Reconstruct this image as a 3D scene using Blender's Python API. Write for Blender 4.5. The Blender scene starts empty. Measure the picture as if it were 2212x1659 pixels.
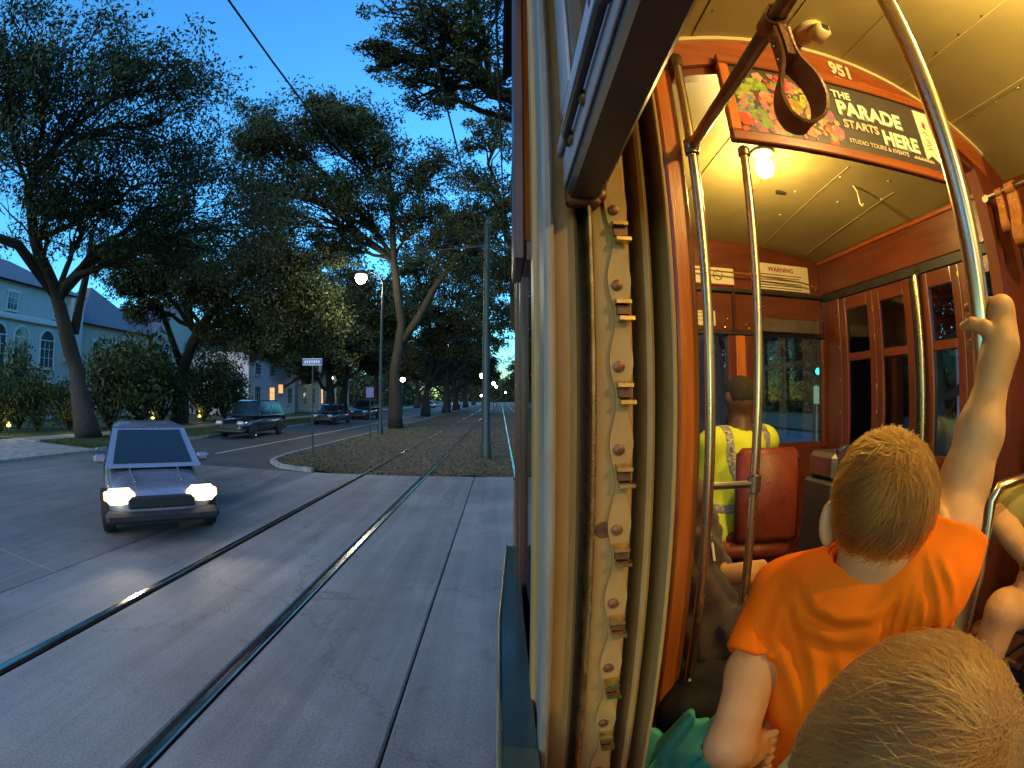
import bpy, bmesh, math, random
import numpy as np
from mathutils import Vector, Matrix
R = math.radians
sc = bpy.context.scene
col = sc.collection
H = 1.96                                    # camera height above the street

# ------------------------------------------------------------------ camera (wide action-camera lens, equidistant fisheye)
cd = bpy.data.cameras.new('camera'); cam = bpy.data.objects.new('camera', cd); col.objects.link(cam); sc.camera = cam
cd.type = 'PANO'; cd.panorama_type = 'FISHEYE_LENS_POLYNOMIAL'
cd.sensor_width = 36; cd.sensor_fit = 'HORIZONTAL'
FPX = 1032.0                                # focal length in 1/2212 of the picture width, per radian
cd.fisheye_polynomial_k0 = 0; cd.fisheye_polynomial_k1 = -2212 / (FPX * 36)
cd.fisheye_polynomial_k2 = 0; cd.fisheye_polynomial_k3 = 0; cd.fisheye_polynomial_k4 = 0
cd.fisheye_fov = R(176); cd.clip_start = 0.01; cd.clip_end = 3000
YAW, PIT = R(1.33), R(1.78)
cam.location = (0, 0, H); cam.rotation_euler = (R(90) + PIT, 0, -YAW)

# ------------------------------------------------------------------ dusk sky, weak afterglow, exposure
SUN_EL, SUN_ROT = 34.0, 200.0
w = bpy.data.worlds.new('World'); sc.world = w; w.use_nodes = True
nt = w.node_tree; bg = nt.nodes['Background']
sky = nt.nodes.new('ShaderNodeTexSky'); sky.sky_type = 'NISHITA'; sky.sun_disc = False
sky.sun_elevation = R(2.5); sky.sun_rotation = R(SUN_ROT); sky.ozone_density = 2.5; sky.dust_density = 0.3
tint = nt.nodes.new('ShaderNodeMix'); tint.data_type = 'RGBA'; tint.blend_type = 'MULTIPLY'
tint.inputs[0].default_value = 1; tint.inputs[7].default_value = (0.38, 0.94, 1.32, 1)   # tungsten white balance
nt.links.new(sky.outputs[0], tint.inputs[6]); nt.links.new(tint.outputs[2], bg.inputs[0])
bg.inputs[1].default_value = 1.05
sl = bpy.data.lights.new('afterglow', 'SUN'); sl.energy = 1.5; sl.angle = R(60); sl.color = (1, 0.60, 0.33)
so = bpy.data.objects.new('afterglow', sl); col.objects.link(so)
so.rotation_euler = (R(90 - SUN_EL), 0, R(-SUN_ROT + 180)); so.location = (0, -20, 30)
vs = sc.view_settings; vs.view_transform = 'Standard'; vs.look = 'None'; vs.exposure = 0; vs.gamma = 1; vs.use_curve_mapping = False
sc.cycles.use_denoising = True
sc.cycles.max_bounces = 8; sc.cycles.diffuse_bounces = 4; sc.cycles.transparent_max_bounces = 16
sc.cycles.sample_clamp_indirect = 4.0
sc.cycles.caustics_reflective = False; sc.cycles.caustics_refractive = False

# ------------------------------------------------------------------ helpers
def ray(px, py):
    """direction into the place of a point of the photograph (2212 wide)"""
    u = (px - 1106) / FPX; v = (829.5 - py) / FPX; t = math.hypot(u, v) or 1e-9
    x = u / t * math.sin(t); z = v / t * math.sin(t); y = math.cos(t)
    y, z = y * math.cos(PIT) - z * math.sin(PIT), y * math.sin(PIT) + z * math.cos(PIT)
    x, y = x * math.cos(YAW) + y * math.sin(YAW), -x * math.sin(YAW) + y * math.cos(YAW)
    return Vector((x, y, z))
C0 = Vector((0, 0, H))
def P(px, py, d): return C0 + ray(px, py) * d
def PY(px, py, Y): r = ray(px, py); return C0 + r * (Y / r.y)
def PX(px, py, X): r = ray(px, py); return C0 + r * (X / r.x)
def PZ(px, py, Z=0): r = ray(px, py); return C0 + r * ((Z - H) / r.z)
def V(x, y, z): return Vector((x, y, z + H))     # metres from the camera

def mat(name, c, rough=.5, metal=0, var=.18, vs=6, bump=0, bs=60, coat=0, c2=None, stretch=(1, 1, 1), rvar=.1, spec=.5, emit=None, es=0, det=4, sheen=0, sss=0):
    m = bpy.data.materials.new(name); m.use_nodes = True; t = m.node_tree; b = t.nodes['Principled BSDF']
    b.inputs['Roughness'].default_value = rough; b.inputs['Metallic'].default_value = metal
    b.inputs['Specular IOR Level'].default_value = spec
    b.inputs['Coat Weight'].default_value = coat; b.inputs['Coat Roughness'].default_value = .12
    if sheen: b.inputs['Sheen Weight'].default_value = sheen
    if sss: b.inputs['Subsurface Weight'].default_value = sss; b.inputs['Subsurface Radius'].default_value = (.01, .004, .002)
    tc = t.nodes.new('ShaderNodeTexCoord'); mp = t.nodes.new('ShaderNodeMapping'); mp.inputs['Scale'].default_value = stretch
    t.links.new(tc.outputs['Object'], mp.inputs[0])
    n = t.nodes.new('ShaderNodeTexNoise'); n.inputs['Scale'].default_value = vs; n.inputs['Detail'].default_value = det; n.inputs['Roughness'].default_value = .65
    t.links.new(mp.outputs[0], n.inputs['Vector'])
    r = t.nodes.new('ShaderNodeValToRGB')
    a = c2 if c2 else tuple(x * (1 - var) for x in c); e = c if c2 else tuple(min(1, x * (1 + var)) for x in c)
    r.color_ramp.elements[0].color = (*a, 1); r.color_ramp.elements[1].color = (*e, 1)
    r.color_ramp.elements[0].position = .32; r.color_ramp.elements[1].position = .68
    t.links.new(n.outputs['Fac'], r.inputs[0]); t.links.new(r.outputs[0], b.inputs['Base Color'])
    if rvar:
        mr = t.nodes.new('ShaderNodeMapRange'); mr.inputs[3].default_value = max(.02, rough - rvar); mr.inputs[4].default_value = min(1, rough + rvar)
        t.links.new(n.outputs['Fac'], mr.inputs[0]); t.links.new(mr.outputs[0], b.inputs['Roughness'])
    if bump:
        n2 = t.nodes.new('ShaderNodeTexNoise'); n2.inputs['Scale'].default_value = bs; n2.inputs['Detail'].default_value = 3
        t.links.new(mp.outputs[0], n2.inputs['Vector'])
        bp = t.nodes.new('ShaderNodeBump'); bp.inputs['Strength'].default_value = bump; bp.inputs['Distance'].default_value = .01
        t.links.new(n2.outputs['Fac'], bp.inputs['Height']); t.links.new(bp.outputs[0], b.inputs['Normal'])
    if emit:
        b.inputs['Emission Color'].default_value = (*emit, 1); b.inputs['Emission Strength'].default_value = es
    return m

def glass(name, tintc=(.9, .93, .95), refl=.10, rough=.02):
    m = bpy.data.materials.new(name); m.use_nodes = True; t = m.node_tree; t.nodes.remove(t.nodes['Principled BSDF'])
    out = t.nodes['Material Output']; tr = t.nodes.new('ShaderNodeBsdfTransparent'); tr.inputs[0].default_value = (*tintc, 1)
    gl = t.nodes.new('ShaderNodeBsdfGlossy'); gl.inputs['Roughness'].default_value = rough
    fr = t.nodes.new('ShaderNodeFresnel'); fr.inputs[0].default_value = 1.5
    ad = t.nodes.new('ShaderNodeMath'); ad.operation = 'ADD'; ad.inputs[1].default_value = refl - .04
    mx = t.nodes.new('ShaderNodeMixShader')
    t.links.new(fr.outputs[0], ad.inputs[0]); t.links.new(ad.outputs[0], mx.inputs[0]); t.links.new(tr.outputs[0], mx.inputs[1]); t.links.new(gl.outputs[0], mx.inputs[2]); t.links.new(mx.outputs[0], out.inputs[0])
    return m

def emis(name, c, s):
    m = bpy.data.materials.new(name); m.use_nodes = True; t = m.node_tree; b = t.nodes['Principled BSDF']
    b.inputs['Base Color'].default_value = (*[min(1, x) for x in c], 1); b.inputs['Emission Color'].default_value = (*c, 1); b.inputs['Emission Strength'].default_value = s
    return m

class MB:
    """collects shapes; build() links them as one mesh object"""
    def __init__(s): s.v = []; s.f = []
    def add(s, vs, fs):
        n = len(s.v); s.v += [tuple(v) for v in vs]; s.f += [tuple(i + n for i in f) for f in fs]; return s
    def box(s, lo, hi, b=0):
        lo = [min(a, c) for a, c in zip(lo, hi)], [max(a, c) for a, c in zip(lo, hi)]; lo, hi = lo
        b = min([b] + [(h - l) * .45 for l, h in zip(lo, hi)])
        if b <= 0:
            x0, y0, z0 = lo; x1, y1, z1 = hi
            return s.add([(x0,y0,z0),(x1,y0,z0),(x1,y1,z0),(x0,y1,z0),(x0,y0,z1),(x1,y0,z1),(x1,y1,z1),(x0,y1,z1)], [(0,3,2,1),(4,5,6,7),(0,1,5,4),(1,2,6,5),(2,3,7,6),(3,0,4,7)])
        vs = []; idx = {}
        for sx in (0, 1):
            for sy in (0, 1):
                for sz in (0, 1):
                    full = [(lo, hi)[q][k] for k, q in enumerate((sx, sy, sz))]
                    ins = [full[k] + (b if q == 0 else -b) for k, q in enumerate((sx, sy, sz))]
                    for ax in range(3):
                        idx[(sx, sy, sz, ax)] = len(vs); vs.append(tuple(full[k] if k == ax else ins[k] for k in range(3)))
        fs = []
        for ax in range(3):
            o1, o2 = [(1, 2), (2, 0), (0, 1)][ax]
            for q in (0, 1):
                c = []
                for a1, a2 in ((0, 0), (1, 0), (1, 1), (0, 1)):
                    k = [0, 0, 0]; k[ax] = q; k[o1] = a1; k[o2] = a2; c.append(idx[(*k, ax)])
                fs.append(c if q else c[::-1])
        for ax in range(3):
            o1, o2 = [(1, 2), (2, 0), (0, 1)][ax]
            for a1 in (0, 1):
                for a2 in (0, 1):
                    k0 = [0, 0, 0]; k0[o1] = a1; k0[o2] = a2; k1 = list(k0); k1[ax] = 1
                    c = [idx[(*k0, o1)], idx[(*k1, o1)], idx[(*k1, o2)], idx[(*k0, o2)]]
                    fs.append(c if a1 == a2 else c[::-1])
        for sx in (0, 1):
            for sy in (0, 1):
                for sz in (0, 1):
                    c = [idx[(sx, sy, sz, a)] for a in range(3)]; fs.append(c if (sx + sy + sz) % 2 else c[::-1])
        return s.add(vs, fs)
    def tube(s, pts, rad, n=10, cap=True):
        pts = [Vector(p) for p in pts]; m = len(pts)
        rs = rad if isinstance(rad, (list, tuple)) else [rad] * m
        vs = []; up = None
        for i, p in enumerate(pts):
            d = (pts[min(i + 1, m - 1)] - pts[max(i - 1, 0)]).normalized()
            if up is None: up = d.orthogonal().normalized()
            up = (up - d * up.dot(d)); up = up.normalized() if up.length > 1e-6 else d.orthogonal().normalized()
            q = d.cross(up)
            vs += [p + (up * math.cos(2*math.pi*k/n) + q * math.sin(2*math.pi*k/n)) * rs[i] for k in range(n)]
        fs = [(i*n+k, i*n+(k+1) % n, (i+1)*n+(k+1) % n, (i+1)*n+k) for i in range(m-1) for k in range(n)]
        if cap: fs += [tuple(range(n))[::-1], tuple(range((m-1)*n, m*n))]
        return s.add(vs, fs)
    def lathe(s, prof, o=(0,0,0), ax=(0,0,1), n=16):
        ax = Vector(ax).normalized(); u = ax.orthogonal().normalized(); q = ax.cross(u); o = Vector(o); m = len(prof)
        vs = [o + ax * z + (u * math.cos(2*math.pi*k/n) + q * math.sin(2*math.pi*k/n)) * r for r, z in prof for k in range(n)]
        fs = [(i*n+k, i*n+(k+1) % n, (i+1)*n+(k+1) % n, (i+1)*n+k) for i in range(m-1) for k in range(n)]
        return s.add(vs, fs + [tuple(range(n))[::-1], tuple(range((m-1)*n, m*n))])
    def prism(s, poly, a, b):
        """poly: 3-D points of one end; swept from offset a to offset b"""
        a = Vector(a); b = Vector(b); n = len(poly); poly = [Vector(p) for p in poly]
        return s.add([p + a for p in poly] + [p + b for p in poly], [tuple(range(n))[::-1], tuple(range(n, 2*n))] + [(i, (i+1) % n, n+(i+1) % n, n+i) for i in range(n)])
    def build(s, name, m, parent=None, smooth=None, world=True, kind=None):
        me = bpy.data.meshes.new(name); off = Vector((0,0,0))
        if parent is not None and world:
            q = parent
            while q is not None: off += q.location; q = q.parent
        me.from_pydata([Vector(v) - off for v in s.v], [], s.f); me.update()
        bm = bmesh.new(); bm.from_mesh(me); bmesh.ops.recalc_face_normals(bm, faces=bm.faces); bm.to_mesh(me); bm.free()
        return link(name, me, m, parent, smooth, kind)

def link(name, me, m, parent=None, smooth=None, kind=None):
    if m is not None:
        for k in (m if isinstance(m, list) else [m]): me.materials.append(k)
    o = bpy.data.objects.new(name, me); col.objects.link(o)
    if parent is not None: o.parent = parent
    if smooth:
        me.polygons.foreach_set('use_smooth', [True] * len(me.polygons))
        if smooth < 179: me.set_sharp_from_angle(angle=R(smooth))
    if kind: o['kind'] = kind
    return o

def mesh_np(verts, quads, nper=4):
    me = bpy.data.meshes.new('mesh'); nq = len(quads)
    me.vertices.add(len(verts)); me.vertices.foreach_set('co', np.asarray(verts, np.float32).ravel())
    me.loops.add(nq * nper); me.loops.foreach_set('vertex_index', np.asarray(quads, np.int32).ravel())
    me.polygons.add(nq); me.polygons.foreach_set('loop_start', np.arange(0, nq * nper, nper, dtype=np.int32))
    me.update(calc_edges=True); me.validate()
    return me

def thing(name, label, cat, loc=(0,0,0), group=None, rz=0):
    o = bpy.data.objects.new(name, None); col.objects.link(o); o.location = loc; o.rotation_euler[2] = rz
    o.empty_display_size = .1
    return tag(o, label, cat, group)
def tag(o, label, cat, group=None, kind=None):
    o['label'] = label; o['category'] = cat
    if group: o['group'] = group
    if kind: o['kind'] = kind
    return o
def struct(o, label=None, cat=None):
    o['kind'] = 'structure'
    if label: o['label'] = label
    if cat: o['category'] = cat
    return o
def copy_tree(o, parent=None):
    c = o.copy(); col.objects.link(c); c.parent = parent
    for ch in list(o.children): copy_tree(ch, c)
    return c

# ---- solid bodies from distance fields (one continuous skin)
def cap(a, b, ra, rb):
    a = np.array(a, np.float32); ba = np.array(b, np.float32) - a; L = float(ba @ ba) + 1e-12
    def f(p):
        q = p - a; h = np.clip(q @ ba / L, 0, 1)
        return np.linalg.norm(q - h[:, None] * ba, axis=1) - (ra + (rb - ra) * h)
    return f
def ell(c, r, rz=0, rx=0):
    c = np.array(c, np.float32); r = np.array(r, np.float32); cz, sz = math.cos(rz), math.sin(rz); cx, sx = math.cos(rx), math.sin(rx)
    M = np.array([[cz, sz, 0], [-sz, cz, 0], [0, 0, 1]], np.float32); M = np.array([[1, 0, 0], [0, cx, sx], [0, -sx, cx]], np.float32) @ M
    def f(p):
        q = (p - c) @ M.T; k0 = np.linalg.norm(q / r, axis=1); k1 = np.linalg.norm(q / (r * r), axis=1) + 1e-9
        return k0 * (k0 - 1) / k1
    return f
def smin(fs, k):
    def f(p):
        d = fs[0](p)
        for g in fs[1:]:
            e = g(p); h = np.clip(.5 + .5 * (e - d) / k, 0, 1); d = e + (d - e) * h - k * h * (1 - h)
        return d
    return f
def chain(pts, rs): return [cap(pts[i], pts[i+1], rs[i], rs[i+1]) for i in range(len(pts) - 1)]
def sdf_mesh(f, lo, hi, step):
    lo = np.array(lo, np.float32); hi = np.array(hi, np.float32); n = np.ceil((hi - lo) / step).astype(int) + 1
    ax = [lo[i] + step * np.arange(n[i], dtype=np.float32) for i in range(3)]
    K = 4; nb_ = -(-n // K)                     # coarse blocks first, fine samples only near the surface
    cb = np.stack(np.meshgrid(*[lo[i] + step * (np.arange(nb_[i], dtype=np.float32) * K + (K - 1) / 2) for i in range(3)], indexing='ij'), -1).reshape(-1, 3)
    dc = np.concatenate([f(cb[i:i+200000]) for i in range(0, len(cb), 200000)]).reshape(nb_)
    near = np.abs(dc) < K * step * 1.45 + .014
    d = np.repeat(np.repeat(np.repeat(dc, K, 0), K, 1), K, 2)[:n[0], :n[1], :n[2]].astype(np.float32).copy()
    nf = np.repeat(np.repeat(np.repeat(near, K, 0), K, 1), K, 2)[:n[0], :n[1], :n[2]]
    J = np.argwhere(nf); g = (lo + step * J).astype(np.float32)
    d[nf] = np.concatenate([f(g[i:i+200000]) for i in range(0, len(g), 200000)])
    s = d < 0
    c = [s[i:n[0]-1+i, j:n[1]-1+j, k:n[2]-1+k] for i in (0,1) for j in (0,1) for k in (0,1)]
    cnt = sum(x.astype(np.int8) for x in c); act = (cnt > 0) & (cnt < 8)
    ids = np.full(act.shape, -1, np.int64); I = np.argwhere(act); ids[act] = np.arange(len(I))
    acc = np.zeros((len(I), 3), np.float32); num = np.zeros(len(I), np.float32)
    cs = [(i, j, k) for i in (0,1) for j in (0,1) for k in (0,1)]
    for a in range(8):
        for b in range(a + 1, 8):
            if sum(abs(x - y) for x, y in zip(cs[a], cs[b])) != 1: continue
            A = I + cs[a]; B = I + cs[b]; da = d[A[:,0], A[:,1], A[:,2]]; db = d[B[:,0], B[:,1], B[:,2]]
            m = (da < 0) != (db < 0); t = np.where(m, da / np.where(da == db, 1, da - db), 0)[:, None]
            acc += np.where(m[:, None], A + (B - A) * t, 0); num += m
    vert = lo + step * acc / num[:, None]
    quads = []
    for axx in range(3):
        o1, o2 = [(1, 2), (2, 0), (0, 1)][axx]
        sl0 = [slice(1, n[k] - 1) for k in range(3)]; sl0[axx] = slice(0, n[axx] - 1); sl1 = list(sl0); sl1[axx] = slice(1, n[axx])
        a = s[tuple(sl0)]; b = s[tuple(sl1)]
        E = np.argwhere(a != b); base = np.array([1, 1, 1]); base[axx] = 0; E2 = E + base
        inside = a[E[:,0], E[:,1], E[:,2]]
        e1 = np.zeros(3, int); e1[o1] = 1; e2 = np.zeros(3, int); e2[o2] = 1
        q = [E2 - e1 - e2, E2 - e2, E2, E2 - e1]
        q = np.stack([ids[x[:,0], x[:,1], x[:,2]] for x in q], 1)
        q[~inside] = q[~inside][:, ::-1]; quads.append(q)
    return mesh_np(vert, np.concatenate(quads))
def body(name, f, lo, hi, step, m, parent):
    lo = Vector(lo); hi = Vector(hi)
    me = sdf_mesh(f, lo, hi, step)
    if parent is not None:
        off = Vector((0,0,0)); q = parent
        while q is not None: off += q.location; q = q.parent
        me.transform(Matrix.Translation(-off))
    return link(name, me, m, parent, 180)

FONT = {}
def text_mesh(s, size, bold=0.0, ext=.0006, align='LEFT', space=1.0):
    cu = bpy.data.curves.new('lettering', 'FONT'); cu.body = s; cu.size = size; cu.offset = bold; cu.extrude = ext; cu.align_x = align; cu.space_character = space
    o = bpy.data.objects.new('lettering', cu); col.objects.link(o)
    me = bpy.data.meshes.new_from_object(o.evaluated_get(bpy.context.evaluated_depsgraph_get()))
    bpy.data.objects.remove(o); bpy.data.curves.remove(cu)
    return me
def lettering(s, size, origin, m, parent, rot=(R(90), 0, 0), **k):
    me = text_mesh(s, size, **k); o = link('lettering', me, m, parent); o.location = origin; o.rotation_euler = rot
    return o

# ------------------------------------------------------------------ materials
M = {}
M['redwood'] = mat('varnished_red_wood', (.15, .034, .014), .34, vs=5, stretch=(3, 3, .5), c2=(.085, .018, .008), bump=.08, bs=60, coat=.15)
M['redwood_m'] = mat('matt_red_wood', (.13, .028, .011), .6, vs=5, stretch=(3, 3, .5), c2=(.08, .016, .007), bump=.05, bs=60, spec=.3)
M['redwood_h'] = mat('varnished_red_wood_level', (.15, .034, .014), .34, vs=5, stretch=(.6, .6, 4), c2=(.085, .018, .008), bump=.08, bs=60, coat=.15)
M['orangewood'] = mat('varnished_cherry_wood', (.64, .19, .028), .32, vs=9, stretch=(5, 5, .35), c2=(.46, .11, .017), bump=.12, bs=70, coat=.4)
M['orangewood_h'] = mat('varnished_cherry_wood_level', (.33, .085, .02), .3, vs=9, stretch=(.35, .35, 5), c2=(.20, .042, .01), bump=.08, bs=70, coat=.4)
M['cream'] = mat('cream_enamel', (.34, .285, .125), .5, vs=2.2, c2=(.25, .205, .085), bump=.03, bs=14)
M['cream2'] = mat('cream_enamel_trim', (.6, .5, .28), .35, vs=4, var=.1)
M['tan'] = mat('worn_tan_paint', (.34, .205, .062), .45, vs=11, c2=(.25, .145, .045), stretch=(1, 1, .35), bump=.15, bs=50)
M['tan_dark'] = mat('dark_sash_channel', (.085, .07, .055), .5, vs=10, var=.35, stretch=(1, 1, .3))  # sash grooves coloured darker than the tan boards
M['whitewood'] = mat('weathered_pale_stop', (.19, .175, .155), .5, vs=22, c2=(.11, .10, .085), stretch=(1, 1, .25), bump=.2, bs=80)
M['sash'] = mat('sash_dark_paint', (.075, .06, .052), .38, vs=8, var=.3, bump=.06, bs=40)
M['sash_out'] = mat('sash_skylit_face', (.36, .34, .40), .45, vs=10, c2=(.2, .18, .22), stretch=(1, .3, 1), bump=.2, bs=40)  # pale blue-violet tone paints sky light onto the outer sash face
M['maroon'] = mat('maroon_paint', (.055, .017, .012), .35, vs=6, var=.25)
M['rust'] = mat('brown_iron', (.16, .07, .035), .5, .6, vs=40, var=.4)
M['brass'] = mat('worn_brass', (.62, .45, .2), .28, 1, vs=30, var=.25)
M['steel'] = mat('polished_steel', (.68, .55, .34), .27, 1, vs=14, var=.12, stretch=(1, 1, .2))
M['steel_d'] = mat('dull_steel', (.36, .31, .23), .34, 1, vs=14, var=.2)
M['black'] = mat('black_rubber', (.015, .015, .016), .6, vs=20, var=.3)
M['dark'] = mat('dark_iron', (.03, .03, .034), .5, .3, vs=12, var=.3)
M['leather'] = mat('brown_leather', (.40, .155, .035), .4, vs=30, c2=(.22, .075, .018), bump=.25, bs=160)
M['floor'] = mat('floor_boards', (.10, .07, .05), .6, vs=5, var=.3, stretch=(8, .5, 1))
M['olive'] = mat('olive_green_enamel', (.025, .045, .035), .22, vs=4, var=.2, coat=.5)
M['glass'] = glass('window_glass')
M['glass_d'] = glass('dusty_window_glass', (.78, .82, .86), .06, .05)
M['paper'] = mat('notice_paper', (.74, .66, .46), .6, vs=3, var=.06)
M['ink'] = mat('notice_ink', (.05, .04, .03), .7, var=.1)
M['redink'] = mat('notice_red_ink', (.28, .02, .015), .7, var=.1)
def paving(name, c, c2, crack=.5):
    """worn paving: blotches, drive streaks, specks and hairline cracks"""
    m = mat(name, c, .7, vs=.55, c2=c2, det=12, bump=0); t = m.node_tree; b = t.nodes['Principled BSDF']; src = b.inputs['Base Color'].links[0].from_socket
    tc = t.nodes.new('ShaderNodeTexCoord')
    def nz(scale, st, det, rough=.7):
        mp = t.nodes.new('ShaderNodeMapping'); mp.inputs['Scale'].default_value = st; t.links.new(tc.outputs['Object'], mp.inputs[0]); n = t.nodes.new('ShaderNodeTexNoise'); n.inputs['Scale'].default_value = scale; n.inputs['Detail'].default_value = det; n.inputs['Roughness'].default_value = rough; t.links.new(mp.outputs[0], n.inputs['Vector']); return n
    def ramp(sock, p0, v0, p1, v1):
        r = t.nodes.new('ShaderNodeMapRange'); r.inputs[1].default_value = p0; r.inputs[2].default_value = p1; r.inputs[3].default_value = v0; r.inputs[4].default_value = v1; t.links.new(sock, r.inputs[0]); return r.outputs[0]
    def mul(col_, fac):
        x = t.nodes.new('ShaderNodeMix'); x.data_type = 'RGBA'; x.blend_type = 'MULTIPLY'; x.inputs[0].default_value = 1; t.links.new(col_, x.inputs[6]); t.links.new(fac, x.inputs[7]); return x.outputs[2]
    o = mul(src, ramp(nz(1.6, (1.6, .07, 1), 6).outputs['Fac'], .3, .62, .7, 1.12))
    o = mul(o, ramp(nz(.22, (1, 1, 1), 5).outputs['Fac'], .35, .7, .65, 1.1))
    sp = nz(55, (1, 1, 1), 2); o = mul(o, ramp(sp.outputs['Fac'], .3, .72, .7, 1.2))
    o = mul(o, ramp(nz(2.6, (1, 1, 1), 2).outputs['Fac'], .27, .78, .36, 1))
    vo = t.nodes.new('ShaderNodeTexVoronoi'); vo.feature = 'DISTANCE_TO_EDGE'; vo.inputs['Scale'].default_value = .33
    wz = nz(1.3, (1, 1, 1), 6); ad = t.nodes.new('ShaderNodeVectorMath'); ad.operation = 'MULTIPLY_ADD'; ad.inputs[1].default_value = (1.1, 1.1, 0); t.links.new(wz.outputs['Color'], ad.inputs[0]); t.links.new(tc.outputs['Object'], ad.inputs[2]); t.links.new(ad.outputs[0], vo.inputs['Vector'])
    o = mul(o, ramp(vo.outputs['Distance'], .0015, 1 - crack, .006, 1)); t.links.new(o, b.inputs['Base Color'])
    bp = t.nodes.new('ShaderNodeBump'); bp.inputs['Strength'].default_value = .3; bp.inputs['Distance'].default_value = .01; t.links.new(sp.outputs['Fac'], bp.inputs['Height']); t.links.new(bp.outputs[0], b.inputs['Normal'])
    return m
M['conc'] = paving('street_concrete', (.34, .31, .27), (.21, .195, .175), .28)
M['conc2'] = paving('side_street_concrete', (.25, .23, .205), (.14, .13, .118), .3)
M['asph'] = mat('asphalt', (.085, .08, .075), .62, vs=.7, c2=(.05, .048, .046), bump=.35, bs=70, det=10)
M['kerb'] = mat('kerb_stone', (.26, .245, .215), .75, vs=3, var=.4, bump=.3, bs=30)
M['paint'] = mat('road_paint', (.7, .7, .66), .5, vs=7, c2=(.38, .38, .36))
M['rail'] = mat('rail_steel', (.5, .46, .4), .22, 1, vs=9, c2=(.2, .15, .11), stretch=(4, .3, 4))
M['rail_d'] = mat('rusted_rail_web', (.035, .025, .02), .8, .2, vs=30, var=.4)
M['dirt'] = mat('median_soil', (.14, .095, .05), .9, vs=.9, c2=(.05, .045, .02), bump=.9, bs=14, det=12)
M['ground'] = mat('ground_soil', (.05, .055, .03), .95, vs=.5, c2=(.03, .028, .018), bump=.6, bs=8, det=8)
M['lawn'] = mat('lawn', (.055, .08, .022), .9, vs=1.2, c2=(.03, .045, .014), bump=.9, bs=30, det=10)
M['litter'] = mat('fallen_leaf', (.24, .15, .065), .8, vs=2.5, c2=(.1, .06, .028))
M['grassb'] = mat('grass_blade', (.075, .10, .03), .8, vs=1.5, c2=(.05, .055, .02))
M['bark'] = mat('oak_bark', (.045, .034, .026), .9, vs=4, c2=(.018, .014, .011), stretch=(2, 2, .6), bump=.9, bs=9)
M['leaf'] = mat('oak_leaf', (.055, .072, .026), .6, vs=.45, c2=(.028, .038, .017), spec=.2)
M['leaf2'] = mat('oak_leaf_pale', (.065, .08, .03), .6, vs=.5, c2=(.034, .042, .019), spec=.2)
M['shrub'] = mat('shrub_leaf', (.06, .085, .022), .6, vs=.8, c2=(.03, .045, .014), spec=.3)
M['wire'] = mat('overhead_wire', (.012, .012, .014), .6, var=.1)
M['pole'] = mat('green_pole_paint', (.022, .032, .028), .5, vs=5, var=.3)
M['stucco'] = mat('pale_stucco', (.50, .47, .45), .8, vs=2, var=.1, bump=.15, bs=50)
M['stucco2'] = mat('warm_stucco', (.46, .41, .33), .8, vs=2, var=.12, bump=.15, bs=50)
M['whitep'] = mat('white_house_paint', (.66, .65, .66), .6, vs=2, var=.08)
M['slate'] = mat('slate_roof', (.075, .078, .095), .55, vs=3, var=.3, bump=.4, bs=12)
M['trim'] = mat('house_trim', (.62, .6, .58), .6, vs=3, var=.08)
M['winglass'] = mat('house_window_glass', (.055, .075, .085), .06, vs=2, var=.3, spec=.8)
M['winlit'] = emis('lit_window_pane', (1.0, .52, .18), 1.3)
M['lampwhite'] = emis('street_lamp_glow', (1.0, .93, .62), 40)
M['lampfar'] = emis('far_lamp_glow', (1.0, .9, .6), 30)
M['lampyel'] = emis('garden_lamp_glow', (1.0, .78, .12), 7)
M['bulb'] = emis('tungsten_bulb', (1.0, .80, .38), 45)
M['green_l'] = emis('green_signal_lens', (.02, 1.0, .62), 8)
M['red_l'] = emis('tail_lamp_glow', (1.0, .06, .03), 4)
M['headl'] = emis('headlamp_glow', (1.0, .76, .36), 6)
M['amber_l'] = emis('amber_marker_glow', (1.0, .42, .05), 8)
M['headoff'] = mat('headlamp_lens', (.55, .56, .58), .08, .4, var=.05)
M['tyre'] = mat('tyre', (.014, .014, .014), .75, var=.2)
M['rim'] = mat('wheel_rim', (.42, .42, .44), .3, .9, var=.1)
M['carglass'] = mat('car_glass', (.012, .015, .018), .05, var=.1, spec=.8)
M['signblue'] = mat('street_sign_blue', (.035, .05, .30), .35, var=.08)
M['signwhite'] = mat('street_sign_white', (.75, .75, .75), .4, var=.05)

# ================================================================== SETTING
rng = random.Random(7); nr = np.random.default_rng(7)
RX = (-1.911, -3.573)                       # rails of the neighbouring track
ORX = (0.36, 2.02)                          # rails under the streetcar
EDGE = 11.9                                 # far edge of the crossing
def left_edge(y):                            # median nose radius 2.2 m
    q = min(1, max(0, (y - EDGE) / 2.2)); return -7.0 + 2.2 * (1 - math.sqrt(max(0, 1 - (1 - q) ** 2)))
g = MB().add([(-600, -300, -.16), (600, -300, -.16), (600, 900, -.16), (-600, 900, -.16)], [(0, 1, 2, 3)]).build('ground', M['ground'])
struct(g)

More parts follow.
